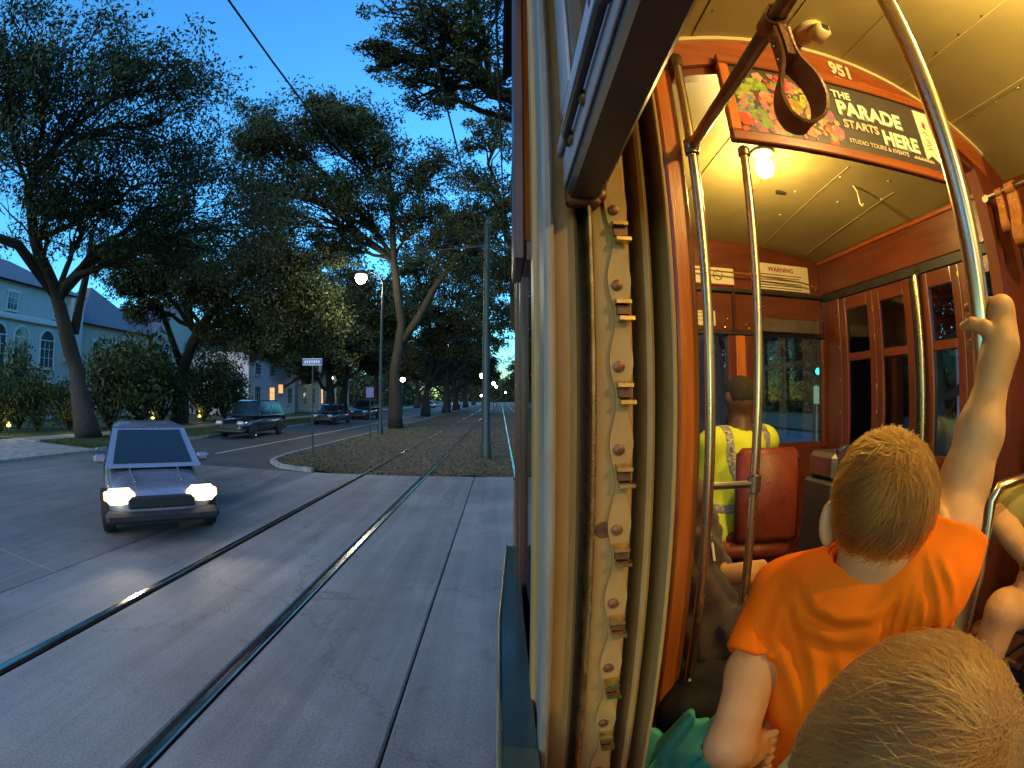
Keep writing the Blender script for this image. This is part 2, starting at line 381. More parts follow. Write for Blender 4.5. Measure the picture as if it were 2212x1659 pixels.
cp = MB().add([(-14, -6, -.07), (14, -6, -.07), (14, EDGE, -.07), (-14, EDGE, -.07)], [(0, 1, 2, 3)]).build('crossing_pavement', M['rail_d'])
struct(cp)
def slab(x0, x1, y0, y1, m): MB().box((x0, y0, -.068), (x1, y1, 0), .012).build('slab', m, cp)
fw = .055                                   # flangeway beside each rail head
hw = .036
xs = [-4.92, RX[1] - hw - .012, RX[1] + hw + fw, RX[0] - hw - fw, RX[0] + hw + .012, -.66, ORX[0] - hw - .012, ORX[0] + hw + fw, ORX[1] - hw - fw, ORX[1] + hw + .012, 14]
slab(-14, -4.935, -6, 3.4, M['conc2']); slab(-14, -4.935, 3.415, EDGE, M['conc2'])
slab(xs[0], xs[1], -6, EDGE, M['conc']); slab(xs[2], xs[3], -6, EDGE, M['conc']); slab(xs[4], xs[5] - .008, -6, EDGE, M['conc'])
slab(xs[5] + .008, xs[6], -6, EDGE, M['conc']); slab(xs[7], xs[8], -6, EDGE, M['conc']); slab(xs[9], 14, -6, EDGE, M['conc'])
st = MB().add([(-14, EDGE, 0), (-6.9, EDGE, 0), (-6.9, 420, 0), (-14, 420, 0)], [(0, 1, 2, 3)]).build('street', M['asph']); struct(st)
nose = [EDGE + 2.3 * i / 14 for i in range(15)]
for ya, yb in zip(nose, nose[1:]): MB().add([(-6.9, ya, 0), (left_edge(ya) + .02, ya, 0), (left_edge(yb) + .02, yb, 0), (-6.9, yb, 0)], [(0, 1, 2, 3)]).build('surface', M['asph'], st)
st2 = MB().add([(9.9, EDGE, 0), (17, EDGE, 0), (17, 420, 0), (9.9, 420, 0)], [(0, 1, 2, 3)]).build('street', M['asph']); struct(st2)
ln = MB().add([(-9.96, 14.5, .004), (-9.84, 14.5, .004), (-9.84, 300, .004), (-9.96, 300, .004)], [(0, 1, 2, 3)]).build('lane_marking', M['paint'], st)

# rails: head, web and foot in one section
for k, x in enumerate(RX + ORX):
    t = thing('rail', ['polished near rail of the empty neighbouring track', 'polished far rail of the empty neighbouring track, next to the street', 'rail under the streetcar on the street side', 'rail under the streetcar on the far side'][k], 'rail', (x, 0, 0), 'streetcar rails')
    MB().prism([(x - hw, 0, -.03), (x - hw, 0, .008), (x - hw + .008, 0, .014), (x + hw - .008, 0, .014), (x + hw, 0, .008), (x + hw, 0, -.03)], (0, -6, 0), (0, 330, 0)).build('rail_head', M['rail'], t)
    MB().box((x - .012, -6, -.14), (x + .012, 330, -.0301)).build('web', M['rail_d'], t)

# median strip (soil and worn grass) with its rounded nose
def med_z(x, y):
    dx = min(abs(x - (RX[0] + RX[1]) / 2), abs(x - 1.19)); s = min(1, max(0, (dx - 1.05) / 1.6)); s = s * s * (3 - 2 * s)
    return -.03 + .10 * s + .012 * math.sin(3.1 * x + 1.3 * y) * math.sin(1.7 * y)
ys = [EDGE + .002, 12.05, 12.3, 12.7, 13.2, 13.8] + [14.5 + .6 * i for i in range(60)] + [52 + 6 * i for i in range(60)]
nx = 70; vv = []; ff = []
for y in ys:
    x0 = left_edge(y) ; x1 = 9.9
    for i in range(nx + 1):
        x = x0 + (x1 - x0) * i / nx; vv.append((x, y, med_z(x, y)))
for j in range(len(ys) - 1):
    for i in range(nx): a = j * (nx + 1) + i; ff.append((a, a + 1, a + nx + 2, a + nx + 1))
med = MB().add(vv, ff).build('median_strip', M['dirt'], smooth=180); struct(med)
kp = [(left_edge(y) - .08, y) for y in ys if y < 30] + [(-7.08, 60 + 60 * i) for i in range(6)]
def kerb_run(pts, w, z, parent, m=M['kerb']):
    """one kerb stone after another"""
    acc = []
    for a, b in zip(pts, pts[1:]):
        a = Vector((*a, 0)); b = Vector((*b, 0)); L = (b - a).length; n = max(1, round(L / 1.8)) if L < 8 else 1
        for i in range(n):
            p = a + (b - a) * (i / n); q = a + (b - a) * ((i + 1) / n - .006 / (L / n) / n); d = (q - p).normalized(); s = Vector((-d.y, d.x, 0)) * w / 2
            MB().add([p - s, p + s, q + s, q - s] + [v + Vector((0, 0, z)) for v in (p - s * .9, p + s * .9, q + s * .9, q - s * .9)], [(3, 2, 1, 0), (4, 5, 6, 7), (0, 1, 5, 4), (1, 2, 6, 5), (2, 3, 7, 6), (3, 0, 4, 7)]).build('kerb_stone', m, parent)
kerb_run(kp[::2], .15, .12, med)
# verge, pavement and yards across the street
vg = MB().box((-18.2, 12.4, -.1), (-14.15, 420, .10)).box((-18.2, -40, -.1), (-14.15, 6.6, .10)).build('verge', M['lawn']); struct(vg)
dr = MB().box((-20.4, 6.62, -.1), (-14.0, 12.38, .085)).build('driveway', M['kerb']); struct(dr)
pv = MB().box((-20.4, -40, -.1), (-18.22, 6.6, .11)).box((-20.4, 12.4, -.1), (-18.22, 420, .11)).build('pavement', M['kerb']); struct(pv)
kerb_run([(-14.08, 12.4 + 1.8 * i) for i in range(24)], .14, .13, vg); kerb_run([(-14.08, 55), (-14.08, 400)], .14, .13, vg)
yd = MB().box((-60, -40, -.1), (-20.42, 420, .13)).build('lawn', M['lawn']); struct(yd)
vr = MB().box((17.1, -40, -.1), (60, 420, .12)).build('lawn', M['lawn']); struct(vr)

# loose leaves and grass on the median and verge
def cards(n, fpos, smin_, smax, tilt=.35):
    p = fpos(n); a = nr.uniform(0, 6.283, n); s = nr.uniform(smin_, smax, n)
    u = np.stack([np.cos(a), np.sin(a), nr.normal(0, tilt, n)], 1) * s[:, None]; v = np.stack([-np.sin(a), np.cos(a), nr.normal(0, tilt, n)], 1) * (s * .45)[:, None]
    vt = np.stack([p - u, p - v, p + u, p + v], 1).reshape(-1, 3)
    return mesh_np(vt, np.arange(4 * n).reshape(-1, 4))
def fmed(n):
    y = EDGE + .1 + (nr.random(n) ** 2.2) * 60; x = nr.uniform(-6.9, 4, n)
    k = np.array([left_edge(b) + .1 for b in y]); x = np.maximum(x, k)
    return np.stack([x, y, np.array([med_z(a, b) for a, b in zip(x, y)]) + .012], 1)
o = link('fallen_leaves', cards(34000, fmed, .015, .06), M['litter']); tag(o, 'brown fallen oak leaves scattered over the median strip', 'leaves', kind='stuff')
def blades(n, fpos, h0, h1, w=.012):
    p = fpos(n); a = nr.uniform(0, 6.283, n); h = nr.uniform(h0, h1, n); u = np.stack([np.cos(a), np.sin(a), 0 * a], 1) * w
    tip = p + np.stack([nr.normal(0, .35, n) * h, nr.normal(0, .35, n) * h, h], 1)
    return mesh_np(np.stack([p - u, p + u, tip], 1).reshape(-1, 3), np.arange(3 * n).reshape(-1, 3), 3)
def fgr(n):
    q = fmed(n); xx = q[:, 0]; dx = np.minimum(abs(xx + 2.74), abs(xx - 1.19)); return q[dx > nr.random(n) * 2.2]
pp = fgr(26000); o = link('median_grass', blades(len(pp), lambda n: pp, .03, .09), M['grassb']); tag(o, 'thin worn grass growing on the median strip', 'grass', kind='stuff')
def fvg(n): return np.stack([nr.uniform(-18.1, -14.2, n), 12.5 + nr.random(n) ** 1.5 * 40, np.full(n, .1)], 1)
o = link('verge_grass', blades(30000, fvg, .05, .12, .02), M['grassb']); tag(o, 'green grass strip between kerb and pavement across the street', 'grass', kind='stuff')

# ------------------------------------------------------------------ trees
def limb(mb, a, b, ra, rb, bend=.12, n=5, sides=7):
    a = Vector(a); b = Vector(b); L = (b - a).length; pts = []; rs = []
    o1 = Vector((rng.uniform(-1, 1), rng.uniform(-1, 1), rng.uniform(-.2, 1))) * bend * L
    for i in range(n + 1):
        t = i / n; w_ = Vector((rng.uniform(-1, 1), rng.uniform(-1, 1), rng.uniform(-1, 1))) * .03 * L if 0 < i < n else Vector()
        pts.append(a.lerp(b, t) + o1 * math.sin(math.pi * t) + w_); rs.append(ra + (rb - ra) * t ** .8)
    mb.tube(pts, rs, sides, cap=False); return pts, rs
def leaf_cards(centres, radii, counts, size):
    P_ = []; S_ = []
    for c, r, n in zip(centres, radii, counts):
        d = nr.normal(0, 1, (n, 3)); d /= np.linalg.norm(d, axis=1)[:, None]; q = nr.random(n) ** .5
        P_.append(np.array(c) + d * (q[:, None] * np.array(r))); S_.append(nr.uniform(.45, 1.35, n) * size)
    p = np.concatenate(P_); s = np.concatenate(S_); n = len(p)
    u = nr.normal(0, 1, (n, 3)); u /= np.linalg.norm(u, axis=1)[:, None]; v = np.cross(u, nr.normal(0, 1, (n, 3))); v /= np.linalg.norm(v, axis=1)[:, None]
    u = u * s[:, None]; v = v * (s * .42)[:, None]
    k = u * .15
    vt = np.stack([p - u, p - v - k, p + u, p + v + k], 1).reshape(-1, 3)
    return mesh_np(vt, np.arange(4 * n).reshape(-1, 4))
def oak(label, trunk, r0, blobs, size=.1, dens=1.0, leaf='leaf', extra=(), rc=.85, group='live oaks', nsub=16):
    """trunk: points from the base up; blobs: (centre, radii, trunk index the limb leaves from)"""
    base = Vector(trunk[0]); t = thing('oak_tree', label, 'tree', base, group)
    mb = MB(); tp = [Vector(p) for p in trunk]; n = len(tp)
    rs = [r0 * (1.45 if i == 0 else 1) * (1 - .55 * i / (n - 1)) for i in range(n)]
    fine = []; fr = []
    for i in range(n - 1):
        for k in range(4):
            q = k / 4; fine.append(tp[i].lerp(tp[i+1], q) + Vector((rng.uniform(-1, 1), rng.uniform(-1, 1), 0)) * r0 * (.12 if i + k else 0)); fr.append((rs[i] + (rs[i+1] - rs[i]) * q) * rng.uniform(.93, 1.07))
    fine.append(tp[-1]); fr.append(rs[-1]); mb.tube(fine, fr, 12)
    for pts, ra, rb in extra:
        pts = [Vector(p) for p in pts]; m = len(pts); mb.tube(pts, [ra + (rb - ra) * i / (m - 1) for i in range(m)], 9)
    cs = []; rr = []; cn = []
    for c, r, ti in blobs:
        c = Vector(c); a = tp[min(ti, n - 1)]; r = Vector(r)
        lp, lr = limb(mb, a, c, rs[min(ti, n-1)] * .55, .07, .1, 7, 8)
        vol = r.x * r.y * r.z
        for k in range(nsub):
            d = Vector((rng.gauss(0, 1), rng.gauss(0, 1), rng.gauss(0, 1))).normalized() * rng.uniform(.45, 1.0)
            s = c + Vector((d.x * r.x, d.y * r.y, d.z * r.z)); q = rng.choice(lp[3:])
            limb(mb, q, s, .055, .014, .12, 4, 5)
            for e in range(4):
                s2 = s + Vector((rng.uniform(-1, 1), rng.uniform(-1, 1), rng.uniform(-.6, .8))) * r.length * .30
                limb(mb, s.lerp(q, rng.uniform(.1, .5)), s2, .022, .006, .16, 3, 4)
                cs.append(tuple(s2)); rr.append((rc * rng.uniform(.5, 1.3) * r.x / 2.4, rc * rng.uniform(.5, 1.3) * r.y / 2.4, rc * rng.uniform(.35, .8) * r.z / 1.8)); cn.append(int(rng.choice((12, 40, 85, 150)) * dens))
            cs.append(tuple(s)); rr.append((rc * r.x / 2.4, rc * r.y / 2.4, rc * .6 * r.z / 1.8)); cn.append(int(rng.choice((40, 90, 170)) * dens))
    mb.build('trunk', M['bark'], t, smooth=180)
    me = leaf_cards(cs, rr, cn, size); me.transform(Matrix.Translation(-base)); link('crown', me, M[leaf], t)
    return t
def B(px, py, d, r, ti): 
    r = r if isinstance(r, tuple) else (r, r, r * .72)
    return (P(px, py, d), r, ti)

# big oak at the left edge, its trunk leaning over the verge
b1 = PZ(192, 948, .1)
oak('huge leaning oak on the verge, its crown filling the upper part at the left', [b1, P(165, 800, 24.5), P(125, 640, 24), P(75, 520, 23), P(60, 400, 22)], .46,
    [B(40, 300, 19, 2.8, 3), B(230, 200, 19, 3.2, 4), B(90, 120, 18, 2.8, 4), B(330, 130, 19, 2.4, 4), B(350, 260, 20, 2.6, 4), B(180, 360, 21, 3.0, 3), B(300, 400, 21, 2.8, 3), B(420, 420, 22, 3.0, 2), B(500, 500, 22, 3.0, 2), B(330, 520, 22, 2.4, 2), B(60, 470, 22, 2.4, 2), B(180, 470, 22, 2.0, 2), B(20, 180, 19, 2.4, 4)], .092, .85,
    extra=[([P(125, 640, 24), P(200, 560, 23.5), P(300, 515, 23), P(380, 520, 22.5), P(470, 545, 22)], .32, .1), ([P(125, 640, 24), P(40, 530, 23), P(-40, 500, 22)], .3, .15), ([P(160, 720, 24.4), P(185, 600, 25), P(200, 500, 25)], .26, .12)])
b2 = PZ(388, 915, .1)
oak('dark oak in the yard, its trunk bending towards the street lamp', [b2, P(395, 800, 35), P(425, 720, 34), P(470, 660, 33), P(540, 640, 32)], .5,
    [B(520, 590, 30, 3.6, 3), B(620, 640, 30, 3.4, 4), B(440, 580, 31, 3.2, 3), B(560, 690, 31, 2.8, 4), B(680, 690, 30, 2.8, 4), B(380, 610, 32, 2.6, 2), B(490, 720, 33, 2.2, 3), B(650, 580, 31, 2.8, 4), B(300, 640, 34, 2.4, 2), B(560, 560, 30, 3.0, 3), B(470, 650, 32, 2.6, 3), B(610, 740, 32, 2.4, 4), B(350, 560, 31, 2.6, 2), B(250, 590, 33, 2.2, 2)], .12, 1.0,
    extra=[([P(425, 720, 34), P(490, 690, 32), P(580, 690, 31), P(660, 720, 30)], .3, .1), ([P(395, 800, 35), P(360, 700, 35), P(330, 620, 34)], .3, .12)])
b3 = PZ(855, 926, .05)
oak('tall oak on the median right behind the lit street lamp, splitting into two stems', [b3, P(853, 800, 30), P(868, 700, 30), P(850, 560, 29), P(848, 430, 28)], .36,
    [B(840, 360, 27, 2.8, 4), B(740, 300, 27, 2.6, 4), B(630, 320, 27, 3.0, 3), B(560, 290, 28, 2.2, 3), B(540, 390, 28, 2.4, 3), B(660, 420, 28, 2.6, 3), B(930, 390, 28, 2.4, 4), B(760, 430, 28, 2.4, 3), B(880, 480, 29, 2.0, 3), B(600, 490, 29, 2.4, 3), B(730, 530, 29, 2.0, 3), B(800, 300, 27, 2.0, 4), B(680, 270, 27, 2.0, 4)], .105, .95, 'leaf2',
    extra=[([P(868, 740, 30), P(905, 685, 30), P(940, 620, 30), P(985, 560, 29), P(1050, 510, 28), P(1110, 440, 27)], .27, .10), ([P(985, 560, 29), P(1010, 480, 29), P(1040, 420, 29)], .12, .04), ([P(850, 560, 29), P(770, 500, 28), P(690, 470, 28)], .2, .06)])
oak('oak behind the tracks whose branches show above the centre pole', [Vector((5.6, 30, 0)), P(1112, 700, 30), P(1108, 560, 29), P(1085, 450, 28)], .4,
    [B(1050, 380, 26, 1.9, 3), B(1000, 470, 27, 1.8, 3), B(1075, 520, 27, 1.8, 2), B(1020, 590, 30, 2.0, 2), B(960, 540, 30, 1.6, 2), B(1080, 620, 30, 1.8, 2), B(1060, 300, 25, 1.5, 3), B(1090, 430, 26, 1.6, 3)], .095, .7, 'leaf2', nsub=12)
oak('oak beside the streetcar whose leafy branch hangs into the top of the view', [Vector((5.4, 11, 0)), Vector((4.8, 11.2, 5)), Vector((3.2, 11.5, 8.5)), P(1060, 190, 14)], .42,
    [B(900, 130, 13, (1.1, 1.0, .7), 3), B(960, 60, 13, (1.3, 1.0, .9), 3), B(1040, 90, 12.5, (1.2, 1.0, 1.0), 3), B(820, 130, 13.5, (.7, .7, .35), 3), B(930, 200, 13.5, (.9, .8, .5), 3), B(1060, 210, 13.5, (.9, .8, .6), 3), B(890, 20, 12.5, (1.0, .8, .6), 3), B(1010, 10, 12, (1.0, .8, .6), 3), B(1000, 170, 13.5, (.9, .8, .5), 3)], .06, .5, 'leaf2', nsub=11,
    extra=[([P(1130, 265, 14.2), P(1040, 240, 14), P(985, 215, 13.8), P(950, 150, 13.4), P(920, 70, 13)], .11, .03), ([P(985, 215, 13.8), P(930, 215, 13.6), P(870, 175, 13.5)], .05, .02)])
oak('broad dark oak behind the street lamp, hiding the far houses', [Vector((-16.2, 47, .1)), Vector((-16, 47, 3)), Vector((-15.6, 47.2, 6))], .45,
    [B(760, 690, 42, 3.4, 2), B(700, 640, 44, 3.2, 2), B(820, 650, 42, 3.0, 2), B(760, 620, 43, 3.0, 2), B(640, 700, 45, 2.8, 2), B(800, 740, 43, 2.6, 1), B(700, 750, 44, 2.6, 1), B(880, 690, 44, 2.4, 2)], .16, .8, nsub=14)
oak('dark oak filling the gap left of the centre pole', [Vector((-8.3, 52, .05)), Vector((-8.2, 52, 3)), Vector((-7.4, 52, 7))], .4,
    [B(960, 640, 48, 3.2, 2), B(1010, 690, 48, 2.8, 2), B(920, 600, 49, 2.6, 2), B(1040, 640, 50, 2.8, 2), B(985, 745, 50, 2.4, 1), B(1060, 730, 52, 2.6, 1), B(930, 700, 50, 2.4, 2), B(1000, 560, 48, 2.8, 2), B(1070, 580, 48, 2.6, 2), B(1085, 690, 52, 2.6, 2), B(945, 800, 55, 2.0, 1), B(1030, 790, 58, 2.0, 1), B(890, 560, 48, 2.6, 2), B(860, 640, 49, 2.6, 2), B(1045, 480, 46, 2.4, 2), B(970, 480, 46, 2.4, 2)], .16, .75, nsub=14)
# the row along the median and the far trees
proto = None
rows = [(-7.4, 64.5, 1.0, .3, 'third oak of the median row, beyond the parked cars'), (-7.6, 81, 1.05, 2.1, 'fourth oak of the median row, dark and slim'), (-8.0, 108, 1.1, 4.0, 'fifth oak of the median row, near the far lamps'), (-8.6, 150, 1.2, 5.2, 'last distinct oak of the median row, close to the vanishing tracks'),
        (-16.5, 44, 1.05, 1.2, 'oak on the verge behind the two parked cars'), (-17.5, 66, 1.1, 3.3, 'second oak on the verge, past the parked cars'), (-17, 96, 1.15, .8, 'third oak on the verge, far along the street'), (9, 55, 1.0, 2.6, 'oak right of the tracks, just beside the streetcar end'), (8.2, 90, 1.1, 4.4, 'far oak right of the tracks'), (8.6, 140, 1.2, 5.5, 'farthest oak right of the tracks'),
        (12.5, 9.5, .72, 2.2, 'dark oak seen through the folding door windows'), (13.5, 15.5, .8, 5.0, 'dark oak seen through the windscreen'), (7.3, 21, .78, 1.4, 'oak straight ahead of the driver in the windscreen'), (13.0, 4.6, .7, 3.7, 'oak seen through the window beside the raised arm'), (-27, 52, .85, .2, 'oak in front of the white house'), (-34, 62, 1.1, 2.9, 'broad oak behind the white house'), (18, 33, .9, 1.1, 'oak across the far roadway, seen through the windscreen')]
for x, y, s, rz, lab in rows:
    if proto is None:
        k = lambda a, b, c: Vector((a, b, c))
        proto = oak(lab, [k(0, 0, 0), k(.2, .1, 2.5), k(.1, .3, 4.5), k(.5, .2, 7.5)], .45,
            [((3.5, .5, 7.5), (3, 2.6, 1.9), 2), ((-3.6, 1, 7.2), (3, 2.8, 1.9), 2), ((.5, 3.4, 8), (2.8, 2.6, 2), 2), ((.3, -3.6, 7.8), (2.8, 2.6, 2), 2), ((0, 0, 11), (3.2, 3, 2.2), 3), ((2.6, -2, 10), (2.4, 2.4, 1.8), 3), ((-2.4, 2, 10.2), (2.4, 2.4, 1.8), 3), ((-3, -2.6, 8.8), (2.4, 2.4, 1.6), 3), ((5.2, -1, 5.6), (1.8, 1.8, 1.2), 1), ((-5.4, -.6, 5.4), (1.8, 1.8, 1.2), 1)], .15, .62)
        o = proto
    else: o = copy_tree(proto)
    o.location = (x, y, 0); o.scale = (s, s, s); o.rotation_euler[2] = rz; o['label'] = lab
# young bare tree in front of the white house
t = thing('young_tree', 'small spreading young tree in front of the lit windows of the white house', 'tree', PZ(579, 880, .13))
mb = MB(); q0 = t.location.copy(); q1 = q0 + Vector((0, 0, 2.0)); mb.tube([q0, q0 + Vector((.05, 0, 1)), q1], [.16, .13, .11], 8); cs = []
for k in range(14):
    a = k / 14 * 6.28; e = q1 + Vector((math.cos(a) * rng.uniform(1.2, 2.6), math.sin(a) * rng.uniform(1.2, 2.6), rng.uniform(1.2, 3.2))); limb(mb, q1, e, .07, .015, .12, 4, 5); cs.append(tuple(e))
mb.build('trunk', M['bark'], t, smooth=180)
me = leaf_cards(cs, [(.9, .9, .6)] * 14, [70] * 14, .13); me.transform(Matrix.Translation(-q0)); link('crown', me, M['leaf'], t)

# distant greenery that closes the view
def tl(n, x0, x1, y0, y1, h):
    x = nr.uniform(x0, x1, n); y = nr.uniform(y0, y1, n); z = nr.random(n) ** 1.15 * (h * (.75 + .25 * np.sin(x * .21) * np.cos(y * .13))); return np.stack([x, y, z], 1)
for a, lab in (((22000, -75, -24, 100, 190, 15), 'far mass of trees closing the street on the house side'), ((20000, 20, 60, 60, 190, 14), 'far mass of trees on the other side of the tracks'), ((16000, -40, 40, 300, 340, 20), 'hazy far trees where the tracks vanish'), ((16000, 34, 48, -20, 62, 11), 'dark trees beyond the far roadway, seen through the door windows')):
    p = tl(*a); n = len(p); me = leaf_cards(p, [(.1, .1, .1)] * n, [1] * n, 1.2 if a[4] > 200 else .7); tag(link('treeline', me, M['leaf']), lab, 'trees', kind='stuff')

# shrubs in the yards
sh = None
spots = [(0, 860, 26.5, 1.5), (80, 855, 27.5, 1.6), (150, 850, 28.5, 1.5), (235, 850, 30, 2.6), (300, 845, 32, 3.0), (345, 855, 34, 2.6), (440, 850, 38, 3.0), (485, 850, 41, 2.6), (40, 800, 29, 2.2), (520, 862, 44, 1.4)]
labs = ['round shrub at the left edge above the yellow garden lamp', 'shrub left of the huge leaning trunk', 'dark shrub by the orange blooms behind the leaning trunk', 'shrub just right of the leaning trunk', 'tall shrub halfway between the two oak trunks', 'shrub leaning against the second oak trunk', 'yellow-lit shrub behind the parked dark car', 'yellow-lit shrub right of the second trunk', 'tall shrub under the arched windows', 'low shrub beside the white house']
for (px, py, d, s), lab in zip(spots, labs):
    c = P(px, py, d)
    if sh is None:
        sh = thing('shrub', lab, 'shrub', (c.x, c.y, .13), 'yard shrubs'); mb = MB(); cs = []; rr = []
        for k in range(26):
            a = rng.uniform(0, 6.28); r_ = rng.uniform(.1, .75); e = Vector((math.cos(a) * r_, math.sin(a) * r_, rng.uniform(.3, 1.5))); limb(mb, (0, 0, 0), e, .03, .008, .1, 3, 4); cs.append(tuple(e)); rr.append((.38, .38, .32))
        mb.build('stem', M['bark'], sh, world=False); link('foliage', leaf_cards(cs, rr, [130] * 26, .06), M['shrub'], sh); o = sh
    else: o = copy_tree(sh)
    o.location = (c.x, c.y, .13); o.scale = (s, s, s * 1.15); o.rotation_euler[2] = rng.uniform(0, 6); o['label'] = lab

# ------------------------------------------------------------------ houses
def window(root, X, y, z, w_, h, arched=False, lit=False, axis=1, trimm='trim'):
    """window in a wall facing +X (or -X): frame proud of the wall, pane set back, bars"""
    s = axis; f = MB()
    f.box((X, y - w_/2 - .12, z - .12), (X + s*.09, y - w_/2, z + h)).box((X, y + w_/2, z - .12), (X + s*.09, y + w_/2 + .12, z + h)).box((X, y - w_/2 - .2, z - .22), (X + s*.14, y + w_/2 + .2, z - .1201))
    if arched:
        n = 10; pts = [(math.cos(math.pi * i / n), math.sin(math.pi * i / n)) for i in range(n + 1)]
        for (a, b), (c, e) in zip(pts, pts[1:]):
            r0, r1 = w_ / 2, w_ / 2 + .14
            f.prism([(X, y + a*r0, z + h + b*r0), (X, y + a*r1, z + h + b*r1), (X, y + c*r1, z + h + e*r1), (X, y + c*r0, z + h + e*r0)], (0, 0, 0), (s*.09, 0, 0))
    else: f.box((X, y - w_/2 - .2, z + h), (X + s*.11, y + w_/2 + .2, z + h + .18))
    fr = f.build('window', M[trimm], root)
    top = z + h
    poly = [(X, y - w_/2, z), (X, y + w_/2, z), (X, y + w_/2, top)] + ([(X, y + math.cos(math.pi*i/10) * w_/2, top + math.sin(math.pi*i/10) * w_/2) for i in range(1, 10)] if arched else []) + [(X, y - w_/2, top)]
    MB().prism(poly, (s*.012, 0, 0), (s*.03, 0, 0)).build('pane', M['winlit'] if lit else M['winglass'], fr)
    b = MB()
    for k in (1, 2): b.box((X + s*.03, y - w_/2 + w_*k/3 - .02, z), (X + s*.05, y - w_/2 + w_*k/3 + .02, top))
    for k in (1, 2): b.box((X + s*.051, y - w_/2, z + h*k/3 - .02), (X + s*.06, y + w_/2, z + h*k/3 + .02))
    b.box((X + s*.061, y - w_/2, top - .05), (X + s*.075, y + w_/2, top + .03)); b.build('muntin', M[trimm], fr)
def hip(root, x0, x1, y0, y1, z, hgt, m, over=.5, inset=None, name='roof'):
    x0 -= over; x1 += over; y0 -= over; y1 += over; q = min(x1 - x0, y1 - y0) / 2 if inset is None else inset; xm = (x0 + x1) / 2; ym = (y0 + y1) / 2
    if x1 - x0 >= y1 - y0: r = [(x0 + q, ym, z + hgt), (x1 - q, ym, z + hgt)]
    else: r = [(xm, y0 + q, z + hgt), (xm, y1 - q, z + hgt)]
    v = [(x0, y0, z), (x1, y0, z), (x1, y1, z), (x0, y1, z)] + r
    f = [(0, 1, 4), (1, 2, 5, 4), (2, 3, 5), (3, 0, 4, 5), (3, 2, 1, 0)] if not (x1 - x0 >= y1 - y0) else [(0, 1, 5, 4), (1, 2, 5), (2, 3, 4, 5), (3, 0, 4), (3, 2, 1, 0)]
    return MB().add(v, f).build(name, m, root)
# pale three-storey house with arched windows
h1 = thing('house', 'pale stucco house with arched upper windows at the left edge', 'house', (-37, 20, .13))
MB().box((-43, 12, 0), (-33, 26.6, 9.4)).build('wall', M['stucco'], h1)
MB().box((-43.2, 11.8, 6.85), (-32.75, 26.8, 7.25), .06).build('cornice', M['trim'], h1)
hip(h1, -43, -33, 12, 26.6, 9.42, 2.6, M['slate'])
for y in (14.2, 16.4, 18.6, 20.8, 23.4): window(h1, -33, y, 3.9, 1.35, 1.9, True)
for y in (14.2, 17.5, 20.8, 24): window(h1, -33, y, .9, 1.3, 1.7)
for y in (14.6, 19.6, 24.3): window(h1, -33, y, 7.6, .9, 1.1)
MB().box((-33.02, 25.3, 4.4), (-32.3, 26.6, 9.2)).build('pier', M['stucco'], h1)
# lower wing with hip roof, and its neighbour
h2 = thing('house', 'low house wing with a dark hipped slate roof between the oak trunks', 'house', (-38, 31, .13))
MB().box((-44, 27.4, 0), (-33.4, 36.5, 7.6)).build('wall', M['stucco2'], h2); hip(h2, -44, -33.4, 27.4, 36.5, 7.62, 4.2, M['slate'])
for y, l in ((29.4, 0), (32, 0), (34.6, 0)): window(h2, -33.4, y, 4.6, 1.1, 1.7, False, bool(l)); window(h2, -33.4, y, 1.1, 1.1, 1.9)
MB().box((-33.38, 30.8, 0), (-33.28, 31.2, 3)).build('downpipe', M['trim'], h2)
h3 = thing('house', 'cream gabled house glimpsed behind the second oak', 'house', (-37, 42, .13))
MB().box((-44, 37.6, 0), (-33.8, 46, 8)).add([(-33.8, 37.6, 8), (-33.8, 46, 8), (-33.8, 41.8, 11.6), (-44, 37.6, 8), (-44, 46, 8), (-44, 41.8, 11.6)], [(0, 1, 2), (3, 5, 4), (0, 3, 4, 1)]).build('wall', M['stucco2'], h3)
MB().add([(-33.3, 37, 7.6), (-33.3, 41.8, 11.75), (-44.5, 41.8, 11.75), (-44.5, 37, 7.6), (-33.3, 37, 7.75), (-33.3, 41.8, 11.9), (-44.5, 41.8, 11.9), (-44.5, 37, 7.75)], [(0, 1, 2, 3), (7, 6, 5, 4), (0, 4, 5, 1), (2, 6, 7, 3), (0, 3, 7, 4)]).add([(-33.3, 46.6, 7.6), (-33.3, 41.8, 11.75), (-44.5, 41.8, 11.75), (-44.5, 46.6, 7.6), (-33.3, 46.6, 7.75), (-33.3, 41.8, 11.9), (-44.5, 41.8, 11.9), (-44.5, 46.6, 7.75)], [(0, 1, 2, 3), (7, 6, 5, 4), (0, 4, 5, 1), (2, 6, 7, 3), (0, 3, 7, 4)]).build('roof', M['slate'], h3)
for y in (39.5, 44): window(h3, -33.8, y, 4.7, 1.1, 1.8); window(h3, -33.8, y, 1.1, 1.1, 1.9)
# white house with orange-lit windows
h4 = thing('house', 'white house with warm lit windows behind the young tree', 'house', (-29, 49, .13))
MB().box((-36, 43.5, .1), (-25.4, 55.2, 6.8)).build('wall', M['whitep'], h4); hip(h4, -36, -25.4, 43.5, 55.2, 6.82, 3.4, M['slate'])
for y, z, l in ((45.4, 1.3, 0), (48.8, 1.3, 1), (51.0, 2.5, 1), (53.6, 1.3, 0), (45.4, 4.4, 0), (48.8, 4.4, 0), (53.2, 4.4, 0)): window(h4, -25.4, y, z, 1.2, 1.8 if z < 2 else 1.0, False, bool(l))
MB().box((-26.4, 47.5, 0), (-24.6, 51.8, .75), .03).build('porch', M['whitep'], h4)
